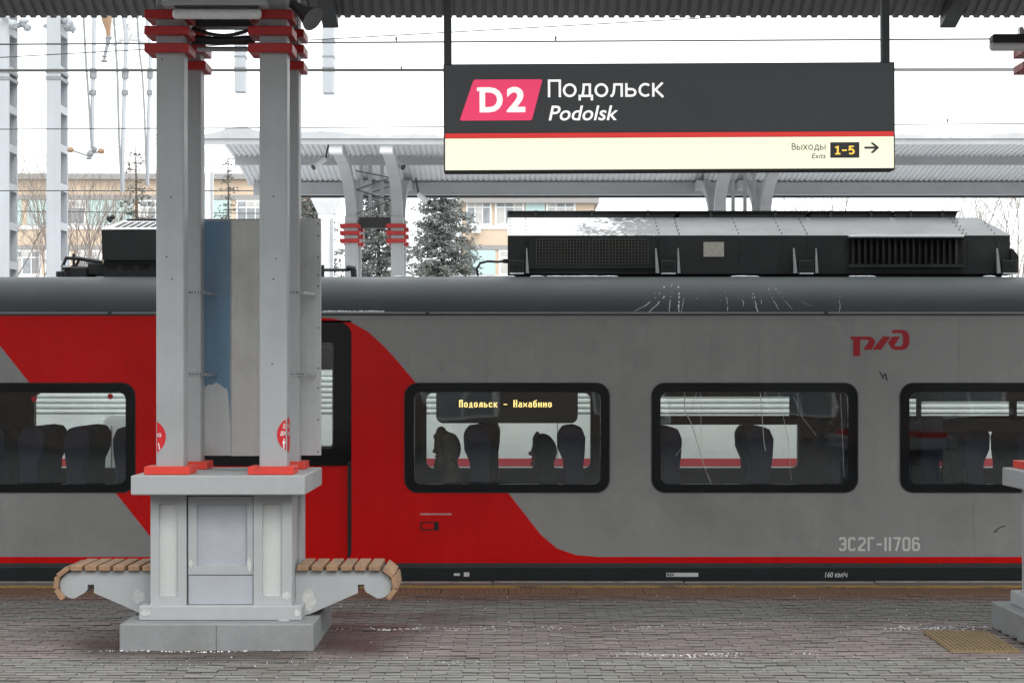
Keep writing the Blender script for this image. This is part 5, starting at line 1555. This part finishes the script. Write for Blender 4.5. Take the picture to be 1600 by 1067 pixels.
wire((0,298), (240,298), 33.0, .009, 'dark wire crossing before the tan building')
wire((0,330), (240,332), 36.0, .008, 'lower dark wire crossing the building windows')
for (px_, py_, y_) in ((627,106,22.2),(1480,188,22.2),(619,61,17.3),(868,60,17.3)):
    o = MB().sphere(tuple(P(px_, py_, y_)), (.010,.010,.022), 6, 5).tube([P(px_,py_,y_), P(px_,py_+5,y_)], .004, 5).build('wire_clip', M['wire'])
    tag(o, {627:'small clip on the thick wire left of the sign',1480:'small clip on the thin wire right of the sign',619:'small clip on the upper wire left of the sign pole',868:'small clip on the upper wire above the sign'}[px_], 'clip', 'clips on the overhead wires')

# ================================================================ BUILDINGS
M['wall_tan'] = mat('tan_plaster', (.60,.47,.35), .9, var=.10, scale=.6, fine=8, dirt=(.50,.40,.31), dirt_amt=.5, dirt_scale=.4)
M['wall_pale'] = mat('pale_plaster', (.82,.81,.79), .9, var=.06, scale=.6, fine=8)
M['win_white'] = mat('white_window_frame', (.78,.79,.79), .6, var=.04)
M['win_glass'] = mat('far_window_glass', (.24,.26,.27), .3, var=.3, scale=.8, fine=5)
M['win_curtain'] = mat('far_window_curtain', (.46,.45,.43), .8, var=.2, scale=1.2, fine=5)
M['teal'] = mat('pale_teal_panel', (.44,.58,.56), .6, var=.12, scale=.7)
M['roof_far'] = mat('far_roof_edge', (.30,.29,.28), .8)
def building(pxa, pxb, ytop, Y, label, seed):
    rb = random.Random(seed)
    bx = lambda p: X(p, Y); bz = lambda p: Z(p, Y)
    r = empty('office_building', ((bx(pxa)+bx(pxb))/2, Y+6, -1.2), label, 'building', 'tan buildings beyond the station')
    MB().box(bx(pxa), bx(pxb), Y, Y+12, -1.2, bz(ytop)).build('wall', M['wall_tan'], r)
    MB().box(bx(pxa)-.3, bx(pxb)+.3, Y-.4, Y+12.3, bz(ytop)+.01, bz(ytop)+.35).build('roof_edge', M['roof_far'], r)
    for (ya, yb2) in ((312,352),(390,430),(468,508)):
        MB().box(bx(pxa)+.2, bx(pxb)-.2, Y-.10, Y-.002, bz(ya)+.0, bz(ya)+.28).build('lintel_band', M['roof_far'], r)
        MB().box(bx(pxa)+.2, bx(pxb)-.2, Y-.06, Y-.002, bz(yb2)-.25, bz(yb2)).build('sill_band', M['wall_pale'], r)
        p = pxa + 6
        while p + 40 < pxb:
            w = rb.choice((30, 40, 46))
            kind = rb.random()
            f = MB().box(bx(p), bx(p+w), Y-.08, Y-.003, bz(yb2)+.02, bz(ya)-.02).build('window', M['teal'] if kind < .3 else M['win_white'], r)
            if kind >= .3:
                n = 2 if w < 40 else 3
                cw_ = (w-4)/n
                for i in range(n):
                    xa, xb = bx(p+2+i*cw_+.8), bx(p+2+(i+1)*cw_-.8)
                    MB().box(xa, xb, Y-.095, Y-.081, bz(yb2-3), bz(ya+13)).build('pane', M['win_glass'] if rb.random() < .6 else M['win_curtain'], f)
                    MB().box(xa, xb, Y-.095, Y-.081, bz(ya+11), bz(ya+3)).build('pane', M['win_curtain'] if rb.random() < .5 else M['win_glass'], f)
            p += w + rb.choice((2, 5, 9))
    return r
b1 = building(-180, 470, 281, 120, 'long tan building with white window bands behind the masts', 4)
b2 = building(722, 928, 318, 125, 'tan building with an air conditioner seen over the train roof', 9)
# air conditioner
ac = MB().box(X(736,124), X(751,124), 124.2, 124.85, Z(363,124), Z(351,124)).build('air_conditioner', M['win_white'], b2)
MB().tube([(X(742,124), 124.19, Z(356.5,124)), (X(742,124), 124.1, Z(356.5,124))], .14, 12).build('fan', M['win_glass'], ac)

# unseen building added behind the viewer so train glass and paint reflect less sky
M['brick_wall'] = mat('dull_brick_wall', (.20,.165,.14), .9, var=.25, scale=1.2, fine=12)
backdrop = empty('reflection_backdrop', (0, -20, -1.2), 'unseen brick block added behind the viewer for the train windows to mirror', 'building')
MB().box(-48, 48, -26, -16, -1.2, 9.4).build('wall', M['brick_wall'], backdrop)
MB().box(-48.4, 48.4, -26.4, -15.6, 9.41, 9.8).build('cornice', M['wall_pale'], backdrop)
MB().box(-48, 48, -15.995, -15.9, 3.6, 3.9).build('string_course', M['wall_pale'], backdrop)
for i in range(24):
    for zz in (.6, 5.0):
        w = MB().box(-46+i*4, -44.2+i*4, -15.99, -15.93, zz, zz+2.4).build('window', M['win_white'], backdrop)
        for q in (0, 1):
            MB().box(-45.92+i*4+q*.84, -45.16+i*4+q*.84, -15.925, -15.91, zz+.08, zz+2.32).build('pane', M['win_glass'], w)

# ================================================================ TREES
M['bark'] = mat('grey_brown_bark', (.11,.085,.065), .95, var=.3, scale=6)
M['bark_pale'] = mat('pale_twig_bark', (.24,.205,.18), .95, var=.3, scale=6)
def spruce_mat(name, c):
    m = mat(name, c, .85, var=.22, scale=1.6, fine=14)
    return m
M['spruce'] = spruce_mat('frosted_spruce_needles', (.185,.20,.188))
M['spruce_dark'] = spruce_mat('dark_spruce_needles', (.075,.085,.075))
def spruce(px, ytop, Y, rad, label, m, seed, dens=1.0, sparse=False):
    rb = random.Random(seed)
    x, zt2 = X(px, Y), Z(ytop, Y)
    z0 = -1.2; H = zt2 - z0
    r = empty('spruce_tree', (x, Y, z0), label, 'tree', 'spruces behind the far platform')
    MB().tube([(x,Y,z0),(x+.05,Y,z0+H*.5),(x,Y,zt2)], [.16,.08,.012], 8).build('trunk', M['bark'], r)
    mb = MB(); tw = MB()
    z = z0 + .8
    while z < zt2-.1:
        t = (z-z0)/H
        R_ = rad*(1-t)**.6*rb.uniform(.75,1.15) + .08
        nb = int((9 if not sparse else 6)*dens)
        for _ in range(nb):
            a = rb.uniform(0, 6.283)
            if math.sin(a) > .75 and rb.random() < .6: continue        # far side is thinner
            L_ = R_*rb.uniform(.55,1.15)
            d = Vector((math.cos(a), math.sin(a), 0)); droop = rb.uniform(-.35,.02)
            tip = Vector((x,Y,z)) + d*L_ + Vector((0,0,L_*droop + L_*.15))
            tw.tube([Vector((x,Y,z)), tip], [.02,.006], 3, cap=False)
            n = int(L_*(75 if not sparse else 30))
            for i in range(n):
                s = rb.uniform(.15, 1.05)
                p = Vector((x,Y,z)).lerp(tip, s) + Vector((rb.gauss(0,.09), rb.gauss(0,.09), rb.gauss(0,.05)))
                dir_ = (d*rb.uniform(.2,1) + Vector((rb.gauss(0,.6), rb.gauss(0,.6), rb.uniform(-.7,.35)))).normalized()
                sz = rb.uniform(.05,.12)
                sd = dir_.cross(Vector((rb.gauss(0,1), rb.gauss(0,1), rb.gauss(0,1)))).normalized()*sz*rb.uniform(.18,.4)
                q = p + dir_*sz
                mb.add([p-sd, p+sd, q+sd*.3, q-sd*.3], [(0,1,2,3)])
        z += rb.uniform(.10,.2)*(1 if not sparse else 1.5)
    tw.build('branches', M['bark_pale'], r)['kind'] = 'stuff'
    mb.build('crown', m, r)['kind'] = 'stuff'
spruce(690, 214, 62, 1.75, 'frosted spruce whose crown fills the gap beside the far columns', M['spruce'], 11, 1.5)
spruce(590, 226, 64, 1.7, 'frosted spruce standing behind the far red-collared columns', M['spruce'], 12, 1.4)
spruce(488, 250, 66, 1.5, 'frosted spruce beside the white flared post', M['spruce'], 13, 1.3)
spruce(212, 224, 58, 1.45, 'dark thin conifer behind the hanging arms', M['spruce_dark'], 14, .6, True)
spruce(356, 244, 75, 1.0, 'small conifer top above the building between the columns', M['spruce_dark'], 15, .9, True)
def bare_tree(px, Y, H, label, seed, spread=.5, m=None, depth=5):
    rb = random.Random(seed)
    x = X(px, Y); z0 = -1.2
    r = empty('bare_tree', (x, Y, z0), label, 'tree', 'bare trees')
    mb = MB(); tr = MB()
    def grow(p, d, L_, rad, lev):
        q = p + d*L_
        mid = p.lerp(q, .5) + Vector((rb.gauss(0,.04), rb.gauss(0,.04), 0))*L_
        (tr if lev == depth else mb).tube([p, mid, q], [rad, rad*.85, rad*.65], 5 if lev > 3 else 3, cap=False)
        if lev == 0: return
        for _ in range(rb.choice((2,3,3))):
            nd = (d + Vector((rb.gauss(0,spread), rb.gauss(0,spread), rb.uniform(-.1,.35)))).normalized()
            grow(p.lerp(q, rb.uniform(.55,1)), nd, L_*rb.uniform(.6,.85), rad*.58, lev-1)
    for _ in range(3 if depth > 4 else 2):
        grow(Vector((x+rb.uniform(-.2,.2), Y, z0)), Vector((rb.gauss(0,.12), rb.gauss(0,.1), 1)).normalized(), H*.30, H*.0055, depth)
    tr.build('trunk', m or M['bark_pale'], r); mb.build('branches', m or M['bark_pale'], r)['kind'] = 'stuff'
for i, (px_, Y_, H_, lb) in enumerate(((40,85,16,'bare twiggy tree between the two pale masts'),(125,80,15.5,'bare twiggy tree before the tan building, left of the roof gear'),(170,84,15,'bare twiggy tree behind the slatted roof unit'),
                            (1598,52,11,'bare tree at the far end of the train roof, cut by the frame'),(1310,95,16,'faint bare tree top over the black fan decks'),(1480,90,15.2,'faint bare tree top over the end of the roof unit'))):
    bare_tree(px_, Y_, H_, lb, 40+i, .33)
